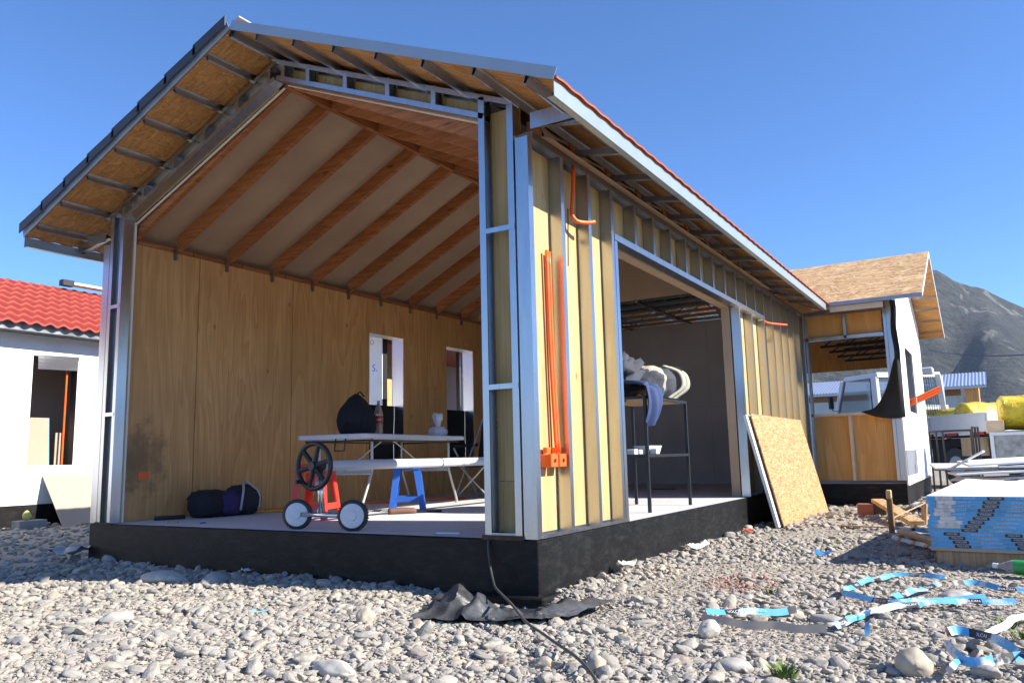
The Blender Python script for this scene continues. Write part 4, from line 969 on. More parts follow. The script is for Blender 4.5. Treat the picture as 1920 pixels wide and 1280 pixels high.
# ------------------------------------------------------------------ gypsum board stack at right
BLUET = plain('blue_edge_tape', (.085, .36, .66), .5, var=.22, sc=9); BLKT = plain('black_label', (.02, .022, .03), .5); PALEW = plain('pale_print', (.50, .70, .85), .6); WPR = plain('white_print', (.75, .77, .8), .6)
TORN = plain('torn_paper', (.62, .60, .58), .8, sc=30, var=.25)
sa = math.radians(-4); so0 = Vector((1.86, 2.13, 0)); Ms = Matrix.Translation(so0) @ Matrix.Rotation(sa, 4, 'Z')
ordw = ['lowest', 'second lowest', 'third lowest', 'fourth lowest', 'fifth lowest', 'sixth lowest', 'seventh lowest', 'sixth from top', 'fifth from top', 'fourth from top', 'third from top', 'second from top', 'topmost']
for k in range(2):
    o = MB().box((.02+k*.0, 1.3), (.02+k*1.9, .11+k*1.9), (-.02, .085), M=Ms, b=.004).build('bearer', PINE, None)
    tag(o, ('front' if k == 0 else 'rear')+' timber bearer under the blue edged gypsum board stack', 'timber', 'bearers under the stack')
o = MB().box((-.005, 1.32), (-.004, 2.45), (.088, .108), M=Ms).build('base_board', GYPB, None); tag(o, 'brown packing board under the blue edged gypsum boards', 'board')
bzt = .1085; tt = .0262
for k in range(13):
    z0 = bzt+k*tt; dx = random.uniform(-.012, .012); dy = random.uniform(-.008, .008)
    bd = thing('gypsum_board', 'blue edged gypsum board, '+ordw[k]+' of the stack', 'gypsum board', Ms @ Vector((.6, 1.2, z0)), 'gypsum boards in the stack')
    if k < 12: MB().box((dx, 1.22+dx), (dy, 2.44+dy), (z0, z0+tt-.001), M=Ms).build('core', GYPW, bd)
    else:
        mb = MB(); V = []; nn = 9
        for i in range(nn):
            for (yy) in (dy, 2.44+dy):
                lift = .035*max(0, 1-i/5)**2*(1 if yy > 1 else 0.05); V += [Ms @ Vector((dx+1.22*i/(nn-1), yy, z0+lift)), Ms @ Vector((dx+1.22*i/(nn-1), yy, z0+tt-.001+lift))]
        F_ = []
        for i in range(nn-1):
            a = 4*i; b_ = a+4; F_ += [[a+1, b_+1, b_+3, a+3], [a, a+2, b_+2, b_], [a, b_, b_+1, a+1], [a+2, a+3, b_+3, b_+2]]
        F_ += [[0, 1, 3, 2], [4*nn-4, 4*nn-2, 4*nn-1, 4*nn-3]]; mb.add(V, F_).build('core', GYPW, bd)
    MB().box((dx+.001, 1.219+dx), (dy-.0022, dy-.0004), (z0+.0012, z0+tt-.0026), M=Ms).build('edge_tape', BLUET, bd)
    off = .37-.022*(13-k) if k > 3 else .10+.022*(3-k)
    off = (.36+.020*(k-12)) if k > 3 else (.145-.018*k)
    for rpt in range(3):
        xa = off+rpt*.355
        if xa < 0 or xa > 1.05: continue
        lab = MB().box((xa+dx, xa+dx+.096), (dy-.0036, dy-.0024), (z0+.002, z0+tt-.0034), M=Ms).build('brand_label', BLKT, bd)
        lettering('VOLCAN', .0165, WPR, Ms @ frame((xa+dx+.048, dy-.0042, z0+tt/2), (1, 0, 0), (0, 0, 1)), lab)
        xt = xa+dx+.225; up = 1 if rpt % 2 == 0 else 1
        if xt < 1.15: lettering('VOLCANITA ST', .0185, PALEW, Ms @ frame((xt, dy-.0028, z0+tt/2), (-1, 0, 0), (0, 0, -1)), bd)
    xt = off+dx-.13
    if xt > .06: lettering('VOLCANITA ST', .0185, PALEW, Ms @ frame((xt, dy-.0028, z0+tt/2), (1, 0, 0), (0, 0, 1)), bd)
    if k in (12, 11, 10, 9, 8, 7, 6, 5):
        mb = MB(); a0 = .05+random.uniform(-.02, .02); a1 = a0+random.uniform(.09, .15)
        mb.grid(8, 3, lambda u, v: Ms @ Vector((a0+(a1-a0)*u+.01*nz((k, u*5, v)), dy-.0045-.004*abs(nz((u*4, v*3, k))), z0-.002+.026*v+.006*nz((u*6, v, k*3))))); mb.build('torn_paper', TORN, bd, True)
gb = thing('drink_bottle', 'clear drink bottle with green label lying before the stack', 'bottle', (2.3, 1.72, .04)); bx = Vector((2.225, 1.80, .045)); bd_ = Vector((.93, -.30, 0)).normalized()
smooth_by_angle(MB().lathe([(.013, 0), (.014, .03), (.036, .08), (.043, .10), (.043, .27), (.03, .28)], bx, bd_, 20).build('body', clear('clear_plastic_pale', (.75, .78, .8), .1, .7), gb), 40)
MB().lathe([(.0435, .11), (.044, .112), (.044, .22), (.0435, .222)], bx, bd_, 20).build('label_band', plain('green_label', (.03, .32, .07), .4), gb)
MB().lathe([(.016, -.012), (.016, .016)], bx, bd_, 14).build('cap', WHITEV, gb)

# ------------------------------------------------------------------ loose tape strips
def strip_mat():
    t = MT('printed_tape'); at = t.n('ShaderNodeAttribute', attribute_name='run'); f = t.math('FRACT', t.math('DIVIDE', at.outputs['Fac'], .30))
    c = t.ramp(f, [(0, (.09, .38, .66)), (.30, (.09, .38, .66)), (.301, (.02, .02, .025)), (.62, (.02, .02, .025)), (.621, (.09, .38, .66))], 'CONSTANT')
    w_ = t.noise(t.coord(), 7, 4, .6); c = t.mix(t.ramp(w_, [(.52, 0), (.60, .9)]), c, (.62, .68, .72))
    g = t.n('ShaderNodeNewGeometry'); c = t.mix(g.outputs['Backfacing'], c, (.25, .18, .13)); t.set(Base_Color=c, Roughness=.5); return t.m
SM = strip_mat(); WPRT = WPR
def strip(label, pts, wd=.034, tilt=.9, z=.035, start=0.0, words=True, paper=False):
    pth = catmull([(x, y, gh(x, y)+z+(0 if len(p) < 3 else p[2])) for p in pts for x, y in [p[:2]]], 10)
    V = []; run = []; acc = start; fr = []
    for i, p in enumerate(pth):
        if i: acc += (p-pth[i-1]).length
        t_ = (pth[min(i+1, len(pth)-1)]-pth[max(i-1, 0)]); t_.z = 0; t_.normalize(); sd = Vector((-t_.y, t_.x, 0))
        if sd.y < 0: sd = -sd
        tl = tilt+.6*nz((acc*4, pts[0][0]*9, 1)); p = p+Vector((.004*nz((acc*14, 1, 3)), .008*nz((acc*10, 4, 2)), .012*nz((acc*7, 2, pts[0][1])))); d = sd*math.cos(tl)+Vector((0, 0, 1))*math.sin(tl)
        V += [p-d*wd*.15, p+d*wd*.85]; run += [acc, acc]; fr.append((acc, p+d*wd*.35, t_, d))
    flip = (pth[-1]-pth[0]).x < 0
    F_ = [[2*i, 2*i+2, 2*i+3, 2*i+1] for i in range(len(pth)-1)]
    if flip: F_ = [f[::-1] for f in F_]
    m = me('tape_strip', V, F_, GYPW if paper else SM, True); a = m.attributes.new('run', 'FLOAT', 'POINT'); a.data.foreach_set('value', run)
    o = tag(obj('tape_strip', m), label, 'tape strip', 'tape strips on the gravel')
    if words and not paper:
        k = math.floor(start/.30)
        while True:
            for frac, txt, sz, mt_ in ((.46, 'VOLCAN', .019, WPRT), (.80, 'VOLCANITA', .017, PALEW)):
                tgt = (k+frac)*.30
                if tgt < start+.04 or tgt > acc-.04: continue
                q = min(fr, key=lambda e: abs(e[0]-tgt)); xd = q[2]; n_ = xd.cross(q[3])
                if n_.dot(CAM-q[1]) < 0: xd = -xd; n_ = -n_
                pos = q[1]+n_*.0025
                lettering(txt, sz, mt_, frame(pos, xd, q[3]), o)
            k += 1
            if k*.30 > acc: break
    return o
strip('short blue printed tape strip beside the two tan stones', [(1.06, -.27), (1.2, -.17), (1.30, -.115), (1.42, -.03)], start=.0, tilt=1.05)
strip('long strip turned brown side out on bare ground in front', [(1.05, -.30), (1.075, -.385), (1.174, -.44), (1.341, -.452), (1.621, -.416)], tilt=1.2, paper=False, words=False).data.materials[0] = GYPB
strip('curled blue tape strip arching left nearest the board stack', [(1.53, .546), (1.55, .797), (1.617, 1.139), (1.711, 1.336), (1.85, 1.30), (1.971, 1.241)], tilt=.8, start=.1)
strip('curved tape strip running right past the white torn end', [(1.53, .54), (1.70, .42), (1.832, .37), (1.987, .49), (2.191, .579)], tilt=.9, start=.2)
strip('long light blue tape strip in the middle of the tangle', [(1.646, -.311), (1.727, .047), (1.839, .285), (2.058, .458), (2.312, .525)], tilt=.75, start=.05)
strip('narrow blue tape strip inside the curled one', [(1.791, .535), (1.868, .798), (1.969, 1.033)], tilt=.6, start=.0)
strip('dark blue tape strip near the green labelled bottle', [(2.034, 1.04), (2.134, 1.102), (2.259, .984), (2.343, 1.001), (2.5, .98)], tilt=.7, start=.12)
strip('short stub of tape hanging down from the tangle', [(1.725, -.022, .03), (1.757, -.318), (1.768, -.479)], tilt=.5, wd=.025, words=False)
strip('small blue tape end beside the big round stone', [(2.1, -.936), (2.125, -.77), (2.146, -.635)], tilt=.6, start=.1, wd=.022, words=False)
strip('looping tape strip at the right edge by the big stone', [(2.076, -.436, .02), (2.074, -.58, .01), (2.123, -.714), (2.19, -.778), (2.293, -.672, .01), (2.42, -.6)], tilt=1.15, start=.25, words=False)
strip('pale tape strip coming in from the right edge', [(2.42, .30), (2.336, .191), (2.255, -.087), (2.183, -.336)], tilt=.5, wd=.03, paper=True)
strip('blue tape strip crossing the loop at the right edge', [(2.085, -.42, .03), (2.11, -.37, .03), (2.183, -.385, .02), (2.254, -.494, .02), (2.317, -.677, .02), (2.4, -.8, .01)], tilt=1.0, start=.0)

# ------------------------------------------------------------------ black plastic sheet, cable, scraps
POLY = MT('black_polythene'); pv = POLY.coord(); pf = POLY.noise(pv, 6, 5, .65)
POLY.set(Base_Color=POLY.ramp(pf, [(.35, (.028, .029, .031)), (.7, (.075, .078, .084))]), Roughness=POLY.math('ADD', POLY.math('MULTIPLY', pf, .3), .28)).bump(POLY.noise(pv, 11, 4, .6, 1.2), .55, .015); POLY = POLY.m
A_, B_, C_, D_ = Vector((-.20, -.93, 0)), Vector((.40, -.66, 0)), Vector((.50, -.10, 0)), Vector((-.60, -.14, 0))
mb = MB()
def sheet(u, v):
    p = (A_*(1-u)+B_*u)*(1-v)+(D_*(1-u)+C_*u)*v
    p += Vector((.05*nz((u*3, v*3, 7)), .06*nz((u*4, v*4, 3)), 0))
    cr = lambda f_, sd_: (1-abs(nz((u*f_+sd_, v*f_*.8, sd_)))*2)
    ridge = max(0, cr(2.6, 5))**3*.045+max(0, cr(5, 8))**3*.018+max(0, cr(10, 2))**2*.004+.03*abs(nz((u*3, v*3, 1)))
    tent = max(0, .12*(1-abs(u-.17)/.13-abs(v-.80)/.5))+max(0, .075*(1-abs(u-.40)/.12-abs(v-.45)/.6))+max(0, .05*(1-abs(u-.88)/.16-abs(v-.6)/.6))
    sink = min(1, 5*min(u, 1-u, v, 1-v)+.3)
    p.z = gh(p.x, p.y)+.022+ridge*sink+tent; return p
mb.grid(90, 60, sheet); tag(smooth_by_angle(mb.build('plastic_sheet', POLY, None), 45), 'crumpled black plastic sheet lying before the foundation corner', 'plastic sheet')
wire = [(-.335, .02, .306), (-.335, -.012, .27), (-.30, -.05, .16), (-.20, -.17, .08), (-.02, -.42, .09), (.25, -.72, .085), (.485, -.985, .07), (.60, -1.05, .045), (.72, -1.157, .04), (.928, -1.358, .04), (1.121, -1.61, .04), (1.3, -1.95, .04)]
tag(MB().tube(catmull(wire, 8), .0065, 8).build('cable', plain('grey_cable', (.06, .058, .055), .6), None, True), 'thin dark cable running from the floor edge across the gravel', 'cable')
def scrap(name, label, cat, x, y, sx, sy, mat, h=.02, rz=0.0):
    mb = MB(); c, s = math.cos(rz), math.sin(rz)
    mb.grid(8, 6, lambda u, v: (x+c*sx*(u-.5)-s*sy*(v-.5), y+s*sx*(u-.5)+c*sy*(v-.5), gh(x, y)+.025+h*(.5+nz((u*3+x, v*3+y, 1)))+h*1.2*abs(u-.5)))
    return tag(mb.build(name, mat, None, True), label, cat)
scrap('paper_scrap', 'white paper scrap beside the foundation at the right of the corner', 'paper', .10, 1.02, .13, .06, GYPW, .05, .9)
scrap('paper_scrap', 'white paper scrap lying further along the foundation side', 'paper', .13, 2.35, .34, .06, GYPW, .04, 1.3)
scrap('blue_scrap', 'bright blue scrap on the gravel near the stack shadow', 'scrap', 1.148, 2.19, .12, .08, plain('bright_blue', (.03, .20, .62), .5), .03)
scrap('blue_scrap', 'light blue scrap in the gravel at left', 'scrap', -1.02, -1.13, .09, .028, plain('light_blue', (.20, .55, .66), .5), .012, .4)
scrap('paper_scrap', 'grey plastic scrap beside the far left foundation corner', 'scrap', -4.55, -.05, .35, .22, plain('grey_plastic', (.35, .36, .38), .5), .08, .3)
scrap('paper_scrap', 'small white scrap in the shade before the foundation', 'scrap', -2.35, -.07, .08, .05, WHITEV, .02)
pot = thing('plastic_pot', 'orange rimmed clear pot lying beside the foundation', 'pot', (.30, 3.3, .03))
MB().lathe([(.028, 0), (.036, .055), (.033, .055), (.025, .005)], (.30, 3.27, .025), (.3, .3, .9), 18).build('cup', clear('frosted_plastic', (.8, .75, .7), .4, .5), pot); MB().tube([Vector((.315, 3.285, .075))+.036*Vector((math.cos(a_), math.sin(a_), -.3*math.cos(a_))) for a_ in np.linspace(0, 6.1, 16)], .006, 6, closed=True).build('rim', ORANGE, pot)
# stake, bricks, offcuts
stk = thing('wooden_stake', 'square wooden stake with split pale top standing in gravel', 'stake', (1.37, 4.41, 0))
MB().box((1.345, 1.395), (4.385, 4.435), (-.1, .30), b=.003).build('shaft', PINEZ, stk); MB().box((1.346, 1.394), (4.386, 4.434), (.3005, .385), b=.008).build('split_top', plain('fresh_pine', (.66, .46, .20), .7, var=.3, sc=40), stk)
tag(box('clay_brick', plain('terracotta', (.36, .14, .075), .85, bump=.4), (.80, .985), (6.30, 6.42), (-.01, .135), None, .006), 'orange clay brick on the gravel before the wing', 'brick')
tag(box('dark_brick', plain('dark_brick_mat', (.055, .05, .05), .85, bump=.4), (.99, 1.12), (6.28, 6.40), (-.01, .13), None, .006), 'dark grey brick beside the orange clay brick', 'brick')
def plank(label, a, b, wd, tk, mat=PINE, name='timber_offcut', cat='timber', group='timber offcuts', tilt=0):
    a = Vector(a); b = Vector(b); Mx = frame((a+b)/2, b-a, Vector((0, 0, 1)).cross(b-a)+Vector((0, 0, tilt))*(b-a).length); L = (b-a).length
    return tag(MB().box((-L/2, L/2), (-wd/2, wd/2), (-tk/2, tk/2), M=Mx, b=.003).build(name, mat, None), label, cat, group)
plank('timber offcut sloping down from the dark brick', (1.00, 6.55, .16), (1.56, 4.75, .05), .14, .045)
plank('short upright timber block against the left end of the stack', (1.58, 5.3, .0), (1.60, 5.3, .22), .10, .05)
plank('flat timber lying left of the board stack near the stake', (1.50, 4.0, .04), (1.86, 2.9, .05), .09, .03)
plank('thin timber lath on the gravel left of the stake', (.85, 4.6, .025), (1.9, 4.35, .03), .03, .012)
plank('thin pale lath leaning across the sloping offcut', (1.35, 4.6, .10), (1.62, 5.2, .22), .015, .01)
strip('blue tape strip on the gravel behind the stake', [(1.40, 4.35), (1.55, 4.30), (1.75, 4.25)], words=False, start=.0)
strip('blue tape strip in the shadow left of the stack', [(1.45, 3.6), (1.65, 3.2), (1.84, 2.75)], words=False, start=.0)
# big stones
def rock(label, x, y, r, asp_=(1, .85, .7), tint=None, seed=0, up_=.35):
    mb = MB(); 
    def f(u, v):
        a = 2*math.pi*u; b_ = math.pi*(v-.5); d = Vector((math.sin(b_), math.cos(b_)*math.cos(a), math.cos(b_)*math.sin(a)))
        k = 1+.28*nz(d*1.1+Vector((seed, 0, 0)))+.10*nz(d*3+Vector((seed, 5, 0))); return Vector((d.x*asp_[0], d.y*asp_[1], d.z*asp_[2]))*r*k
    mb.grid(25, 14, f); o = mb.build('river_stone', tint or ROCK, None, True, loc=(x, y, gh(x, y)+r*asp_[2]*up_), rot=(0, 0, seed*1.7)); return tag(o, label, 'stone', 'large stones in the gravel')
TAN = plain('tan_stone', (.42, .36, .27), .85, var=.2, sc=25, bump=.3); GRS = plain('grey_stone', (.33, .315, .29), .85, var=.2, sc=25, bump=.3); PALE = plain('pale_stone', (.48, .45, .38), .85, var=.2, sc=25, bump=.3)
rock('largest round stone by the tape loop at lower right', 1.985, -.82, .066, (1.05, .9, .85), TAN, 1, .6)
rock('long pale slab stone at the shadow edge before the foundation', -2.69, -.50, .17, (1.1, .6, .36), PALE, 2)
rock('grey stone right of the pale slab stone', -2.25, -.42, .10, (1.1, .8, .6), GRS, 3)
rock('brownish stone left of the plastic sheet', -.42, -.995, .055, (.8, .9, .85), TAN, 4, .6)
rock('flat tan stone half under the plastic sheet', -.03, -.32, .10, (1.2, .7, .55), PALE, 5)
rock('round pale stone at the left end of the brown strip', 1.16, -.56, .045, (1, .9, .9), PALE, 6, .7)
rock('flat tan stone above the short blue strip', 1.35, .05, .085, (1.5, .6, .4), TAN, 7)
rock('small tan stone touching the flat tan stone', 1.38, -.0, .05, (1.4, .7, .55), TAN, 8)
rock('long grey stone right of the two tan stones', 1.56, -.04, .07, (1.4, .7, .4), GRS, 9)
rock('flat greenish grey stone inside the tape tangle', 2.05, .80, .10, (1.3, .8, .35), GRS, 10)
rock('pale yellow stone at the bottom left of the cable', .10, -1.75, .065, (1.5, .8, .6), PALE, 11)
rock('grey flat stone at the lower left edge', -1.62, -1.52, .07, (1.2, .8, .6), GRS, 12)
rock('yellowish stone at the bottom beside the cable', .985, -1.33, .04, (.9, .8, .9), TAN, 13, .7)
rock('grey stone above the yellowish one by the cable', .93, -1.22, .038, (.9, .8, .9), GRS, 14, .7)
rock('oval stone at the bottom below the bare patch', 1.40, -1.05, .055, (1.3, .8, .6), GRS, 15)
rock('tan stone near the right edge below the pale strip', 2.08, -.05, .045, (1.3, .8, .7), TAN, 16)
# crushed red brick stain stones
for k in range(26):
    a = rng.uniform(0, 6.28); r_ = .22*math.sqrt(rng.random()); 
REDST = plain('red_brick_chip', (.34, .20, .16), .9, var=.25, sc=30)
mb = MB()
for k in range(150):
    a = rng.uniform(0, 6.28); r_ = .26*math.sqrt(rng.random()); x = .93+r_*math.cos(a)*.8; y = .80+r_*math.sin(a)*1.3; s = rng.uniform(.005, .014)
    mb.lathe([(s*.5, -s*.4), (s, 0), (s*.55, s*.5)], (x, y, gh(x, y)+.016), (rng.normal(0, .4), rng.normal(0, .4), 1), 6)
tag(mb.build('brick_rubble', REDST, None), 'patch of crushed red brick in the gravel', 'rubble', kind='stuff')
# weeds
GRASS = plain('weed_green', (.10, .16, .03), .7, var=.3, sc=30)
def weed(label, x, y, n, h):
    mb = MB()
    for k in range(n):
        a = rng.uniform(0, 6.28); r_ = .05*rng.random(); l_ = h*rng.uniform(.5, 1.1); le = rng.uniform(.2, .9); w_ = .004
        b0 = Vector((x+r_*math.cos(a), y+r_*math.sin(a), gh(x, y)+.005)); d = Vector((math.cos(a)*le, math.sin(a)*le, 1)).normalized(); sd = Vector((-math.sin(a), math.cos(a), 0))*w_
        m_ = b0+d*l_*.6; tp = b0+d*l_+Vector((math.cos(a), math.sin(a), -.3))*l_*.2; mb.add([b0-sd, b0+sd, m_+sd, m_-sd, tp], [[0, 1, 2, 3], [3, 2, 4]])
    return tag(mb.build('weed_tuft', GRASS, None), label, 'weed', 'weeds in the gravel')
weed('green weed tuft at the bottom edge of the gravel', 1.59, -1.08, 70, .06); weed('weed tuft near the right edge of the gravel', 2.27, .12, 50, .05); weed('weed tuft left of the light blue strip', 1.62, .12, 30, .025); weed('small weed tuft among stones near the red rubble', 1.14, .62, 26, .035); weed('weed tuft below the pale strip at right', 2.33, -.15, 45, .05)

# ------------------------------------------------------------------ background at right
# orange conduit bundle leaning out of the wing window
cb = thing('conduit_bundle', 'bundle of orange conduits sticking out of the wing window', 'conduit', (1.2, 9.7, 1.34))
for k in range(9):
    o_ = Vector((0, .04*(k % 3), .036*(k//3))); MB().tube([Vector((1.05, 9.55, 1.36))+o_, Vector((1.62, 9.75, 1.62))+o_], .016, 8).build('pipe', ORANGE, cb)
MB().tube([(1.30, 9.60, 1.44), (1.30, 9.72, 1.44), (1.30, 9.72, 1.54), (1.30, 9.60, 1.54)], .006, 6, closed=True).build('tie', WHITEV, cb)
# flatbed truck
f_ = Vector((-.654, .756, 0)); Mtk = frame((2.16, 13.42, 0), -f_, (.756, .654, 0))
TK = thing('flatbed_truck', 'white flatbed truck parked behind the wing', 'truck', (.5, 15.3, 0))
def tb_(name, mat, x, y, z, b=.0, par=TK): return MB().box(x, y, z, M=Mtk, b=b).build(name, mat, par)
DARKC = plain('dark_chassis', (.02, .02, .022), .7); GLS = clear('window_glass', (.55, .62, .65), .05, .9)
tb_('bed_floor', DARKC, (-3.2, -.02), (.03, 1.8), (.98, 1.05))
for y in (0, 1.81):
    sdp = tb_('side_board', WHITEV, (-3.2, 0), (y, y+.025), (1.055, 1.42), .004)
    for z in (1.09, 1.385): tb_('board_rib', WHITEV, (-3.18, -.02), (y-.012, y-.001), (z-.012, z+.012), par=sdp)
    for x in (-3.17, -1.6, -.04): tb_('board_post', WHITEV, (x-.03, x+.03), (y-.016, y-.0125), (1.06, 1.42), par=sdp)
tb_('tail_board', WHITEV, (0.002, .027), (0, 1.83), (1.055, 1.42), .004)
for k in range(8):
    tb_('reflector', plain('red_reflector', (.5, .02, .02), .4) if k % 2 == 0 else WHITEV, (-.40-.36*k, -.10-.36*k), (-.006, .02), (1.0, 1.05))
tb_('chassis_rail', DARKC, (-4.8, -.1), (.45, 1.4), (.75, .95))
tb_('wheel_arch', DARKC, (-1.9, -.2), (.25, .27), (.3, .95))
def tkw(x, y):
    mb = MB(); c_ = Mtk @ Vector((x, y, .39)); ax = Mtk.to_3x3() @ Vector((0, 1, 0)); wo_ = smooth_by_angle(mb.lathe([(.22, -.11), (.37, -.11), (.39, -.07), (.39, .07), (.37, .11), (.22, .11)], c_, ax, 28).build('wheel', BLACKP, TK)); MB().lathe([(.21, -.112), (.2, -.06), (.08, -.05), (.07, -.1)], c_, ax, 20).build('rim', GALV2, wo_)
for x in (-1.0, -4.4):
    for y in (.18, 1.62): tkw(x, y)
tb_('toolbox', plain('ply_box', (.55, .42, .27), .8), (-.75, -.30), (.02, .4), (.60, .95))
def poly(name, pts, y0, y1, mat, par=TK):
    n_ = len(pts); V = [Mtk @ Vector((x, y0, z)) for x, z in pts]+[Mtk @ Vector((x, y1, z)) for x, z in pts]; return MB().add(V, [list(range(n_)), list(range(n_, 2*n_))[::-1]]+[[(i+1) % n_, i, n_+i, n_+(i+1) % n_] for i in range(n_)]).build(name, mat, par)
poly('cab_body', [(-3.3, .6), (-3.3, 1.66), (-5.1, 1.66), (-5.3, 1.1), (-5.3, .5)], .05, 1.78, WHITEV)
poly('cab_roof', [(-3.3, 2.42), (-3.34, 2.53), (-4.6, 2.55), (-4.75, 2.44)], .10, 1.73, WHITEV)
for y in ((.05, .13), (1.70, 1.78)):
    poly('pillar', [(-3.3, 1.66), (-3.32, 2.43), (-3.52, 2.43), (-3.5, 1.66)], y[0], y[1], WHITEV); poly('pillar', [(-4.98, 1.66), (-4.62, 2.44), (-4.76, 2.44), (-5.12, 1.66)], y[0], y[1], WHITEV)
    poly('side_window', [(-3.5, 1.66), (-3.52, 2.42), (-4.62, 2.42), (-4.98, 1.66)], y[0]+.03, y[0]+.038, GLS)
poly('door_seam', [(-3.52, .8), (-3.52, 2.40), (-3.545, 2.40), (-3.545, .8)], .043, .049, DARKC)
poly('rear_window', [(-3.305, 1.66), (-3.315, 2.42), (-3.325, 2.42), (-3.315, 1.66)], .13, 1.70, GLS)
MB().tube([Mtk @ Vector(p) for p in ((-4.85, .0, 1.72), (-4.9, -.13, 1.74), (-4.9, -.13, 2.05))], .012, 6).build('mirror_arm', BLACKM, TK)
tb_('mirror', BLACKP, (-4.95, -4.87), (-.20, -.09), (1.78, 2.08), .01)
for x in (-3.28, -3.26): 
    pass
tb_('headboard', WHITEV, (-3.26, -3.21), (.05, 1.78), (1.055, 1.75), .01)
# yellow insulation rolls
YEL = MT('yellow_wrapped_roll'); yv = YEL.coord(); yf = YEL.noise(yv, 5, 5, .6); YEL.set(Base_Color=YEL.ramp(yf, [(.35, (.52, .36, .02)), (.65, (.78, .60, .04))]), Roughness=.35).bump(YEL.noise(yv, 9, 4, .6, .8), .8, .05); YEL = YEL.m
def roll_(label, c, ax, r, L, seed):
    c = Vector(c); ax = Vector(ax).normalized(); e = ax.cross(Vector((0, 0, 1))).normalized(); g_ = ax.cross(e); mb = MB()
    def f(u, v):
        a = 2*math.pi*u; s_ = (v-.5)*2; q = r*(1-.0*abs(s_)); k = abs(s_)
        if k > .86: q = r*max(.04, 1-((k-.86)/.14)**1.6)
        q *= 1+.10*nz((math.cos(a)*1.6+seed, math.sin(a)*1.6, s_*2.5))+.05*nz((math.cos(a)*5+seed, math.sin(a)*5, s_*6))
        return c+ax*(L/2*s_*(1 if k < .86 else .86/k+.14*.5/k*(1 if k > 0 else 0)))+e*q*math.cos(a)+g_*q*math.sin(a)
    mb.grid(32, 26, f); return tag(mb.build('insulation_roll', YEL, None, True), label, 'insulation roll', 'yellow insulation rolls')
roll_('large yellow insulation roll at the right edge on the trailer', (2.98, 11.75, 1.33), (1, .05, 0), .29, 1.35, 1)
roll_('yellow insulation roll lying along the truck side board', (1.36, 14.95, 1.33), (-.654, .756, 0), .26, 1.5, 2)
roll_('yellow insulation roll crosswise at the back of the truck bed', (2.15, 14.35, 1.38), (.75, .65, 0), .26, 1.2, 3)
roll_('yellow insulation roll near the cab on the truck bed', (.30, 16.2, 1.28), (-.654, .756, 0), .25, 1.2, 4)
# trailer
TRL = thing('site_trailer', 'low trailer with pale framed tailboard at the right edge', 'trailer', (2.9, 12, 0))
box('deck', DARKC, (2.2, 3.9), (11.28, 12.5), (.93, .985), TRL); box('tailboard', plain('scuffed_grey_sheet', (.33, .34, .34), .6, 0, .3, 12), (2.26, 3.86), (11.2, 11.215), (.56, .95), TRL)
for z in (.53, .95): box('tailboard_frame', WHITEV, (2.20, 3.9), (11.185, 11.225), (z, z+.05), TRL)
box('tailboard_frame', WHITEV, (2.20, 2.255), (11.185, 11.225), (.582, .948), TRL)
box('chassis', DARKC, (2.3, 3.8), (11.3, 12.4), (.42, .5), TRL); MB().lathe([(.18, -.08), (.30, -.08), (.30, .08), (.18, .08)], (2.5, 11.9, .29), (1, 0, 0), 24).build('wheel', BLACKP, TRL)
for (a, b_) in ((2.32, 2.5), (2.55, 2.7)): box('tail_light', plain('red_lens', (.5, .02, .02), .3), (a, b_), (11.19, 11.21), (.46, .51), TRL)
tag(box('cardboard_box', plain('cardboard', (.62, .47, .31), .85), (2.16, 2.42), (11.34, 11.6), (.987, 1.20), None, .004), 'small cardboard box on the trailer corner beside the yellow roll', 'box')
# black steel frames
def steel_frame(label, a, b_, z1, bars):
    a = Vector(a); b_ = Vector(b_); o = thing('barrier_gate', label, 'frame', a, 'black steel frames')
    for t_ in bars: p = a.lerp(b_, t_); MB().tube([p, p+Vector((0, 0, z1))], .016, 6).build('upright', BLACKM, o)
    MB().tube([a+Vector((0, 0, z1)), b_+Vector((0, 0, z1))], .016, 6).build('top_bar', BLACKM, o)
steel_frame('black steel frame standing before the truck side', (1.41, 9.9, 0), (1.98, 9.5, 0), 1.02, (0, .17, .33, 1)); steel_frame('black steel frame at the rear corner of the truck', (2.0, 9.45, 0), (2.07, 9.6, 0), 1.06, (0, .5, 1))
# pile of boards and timber
WB = plain('white_board', (.70, .72, .74), .6, var=.08)
bases = ['lowest', 'second lowest', 'third lowest', 'fourth lowest', 'fifth lowest', 'sixth lowest', 'seventh lowest', 'eighth lowest']
pr_ = random.Random(5)
for k in range(6):
    a = pr_.uniform(-.25, .3); L = pr_.uniform(1.7, 2.5); c_ = Vector((2.75+pr_.uniform(-.2, .4), 7.1+pr_.uniform(-.3, .4), .06+.055*k)); d = Vector((math.cos(a), math.sin(a), pr_.uniform(-.02, .02)))*L/2
    plank(bases[k]+' brown timber in the pile behind the stack', c_-d, c_+d, .13, .045, PINE, 'pile_timber', 'timber', 'boards in the pile')
wl_ = ['lowest', 'second lowest', 'third lowest', 'fourth lowest', 'fifth lowest', 'middle', 'fifth from top', 'fourth from top', 'third from top', 'second from top', 'topmost']
for k in range(11):
    a = pr_.uniform(-.35, .35); L = pr_.uniform(1.0, 2.1); w_ = pr_.uniform(.25, .6); z = .33+.028*k; c_ = Vector((2.75+pr_.uniform(-.3, .6), 7.2+pr_.uniform(-.25, .5), z)); d = Vector((math.cos(a), math.sin(a), pr_.uniform(-.02, .06)))*L/2
    o = plank(wl_[k]+' white board of the loose pile behind the stack', c_-d, c_+d, w_, .024, WB, 'pile_board', 'board', 'boards in the pile', pr_.uniform(.02, .22))
plank('white batten slanting up atop the left of the pile', (1.75, 7.3, .50), (2.15, 7.2, .72), .09, .02, WB, 'pile_board', 'board', 'boards in the pile')
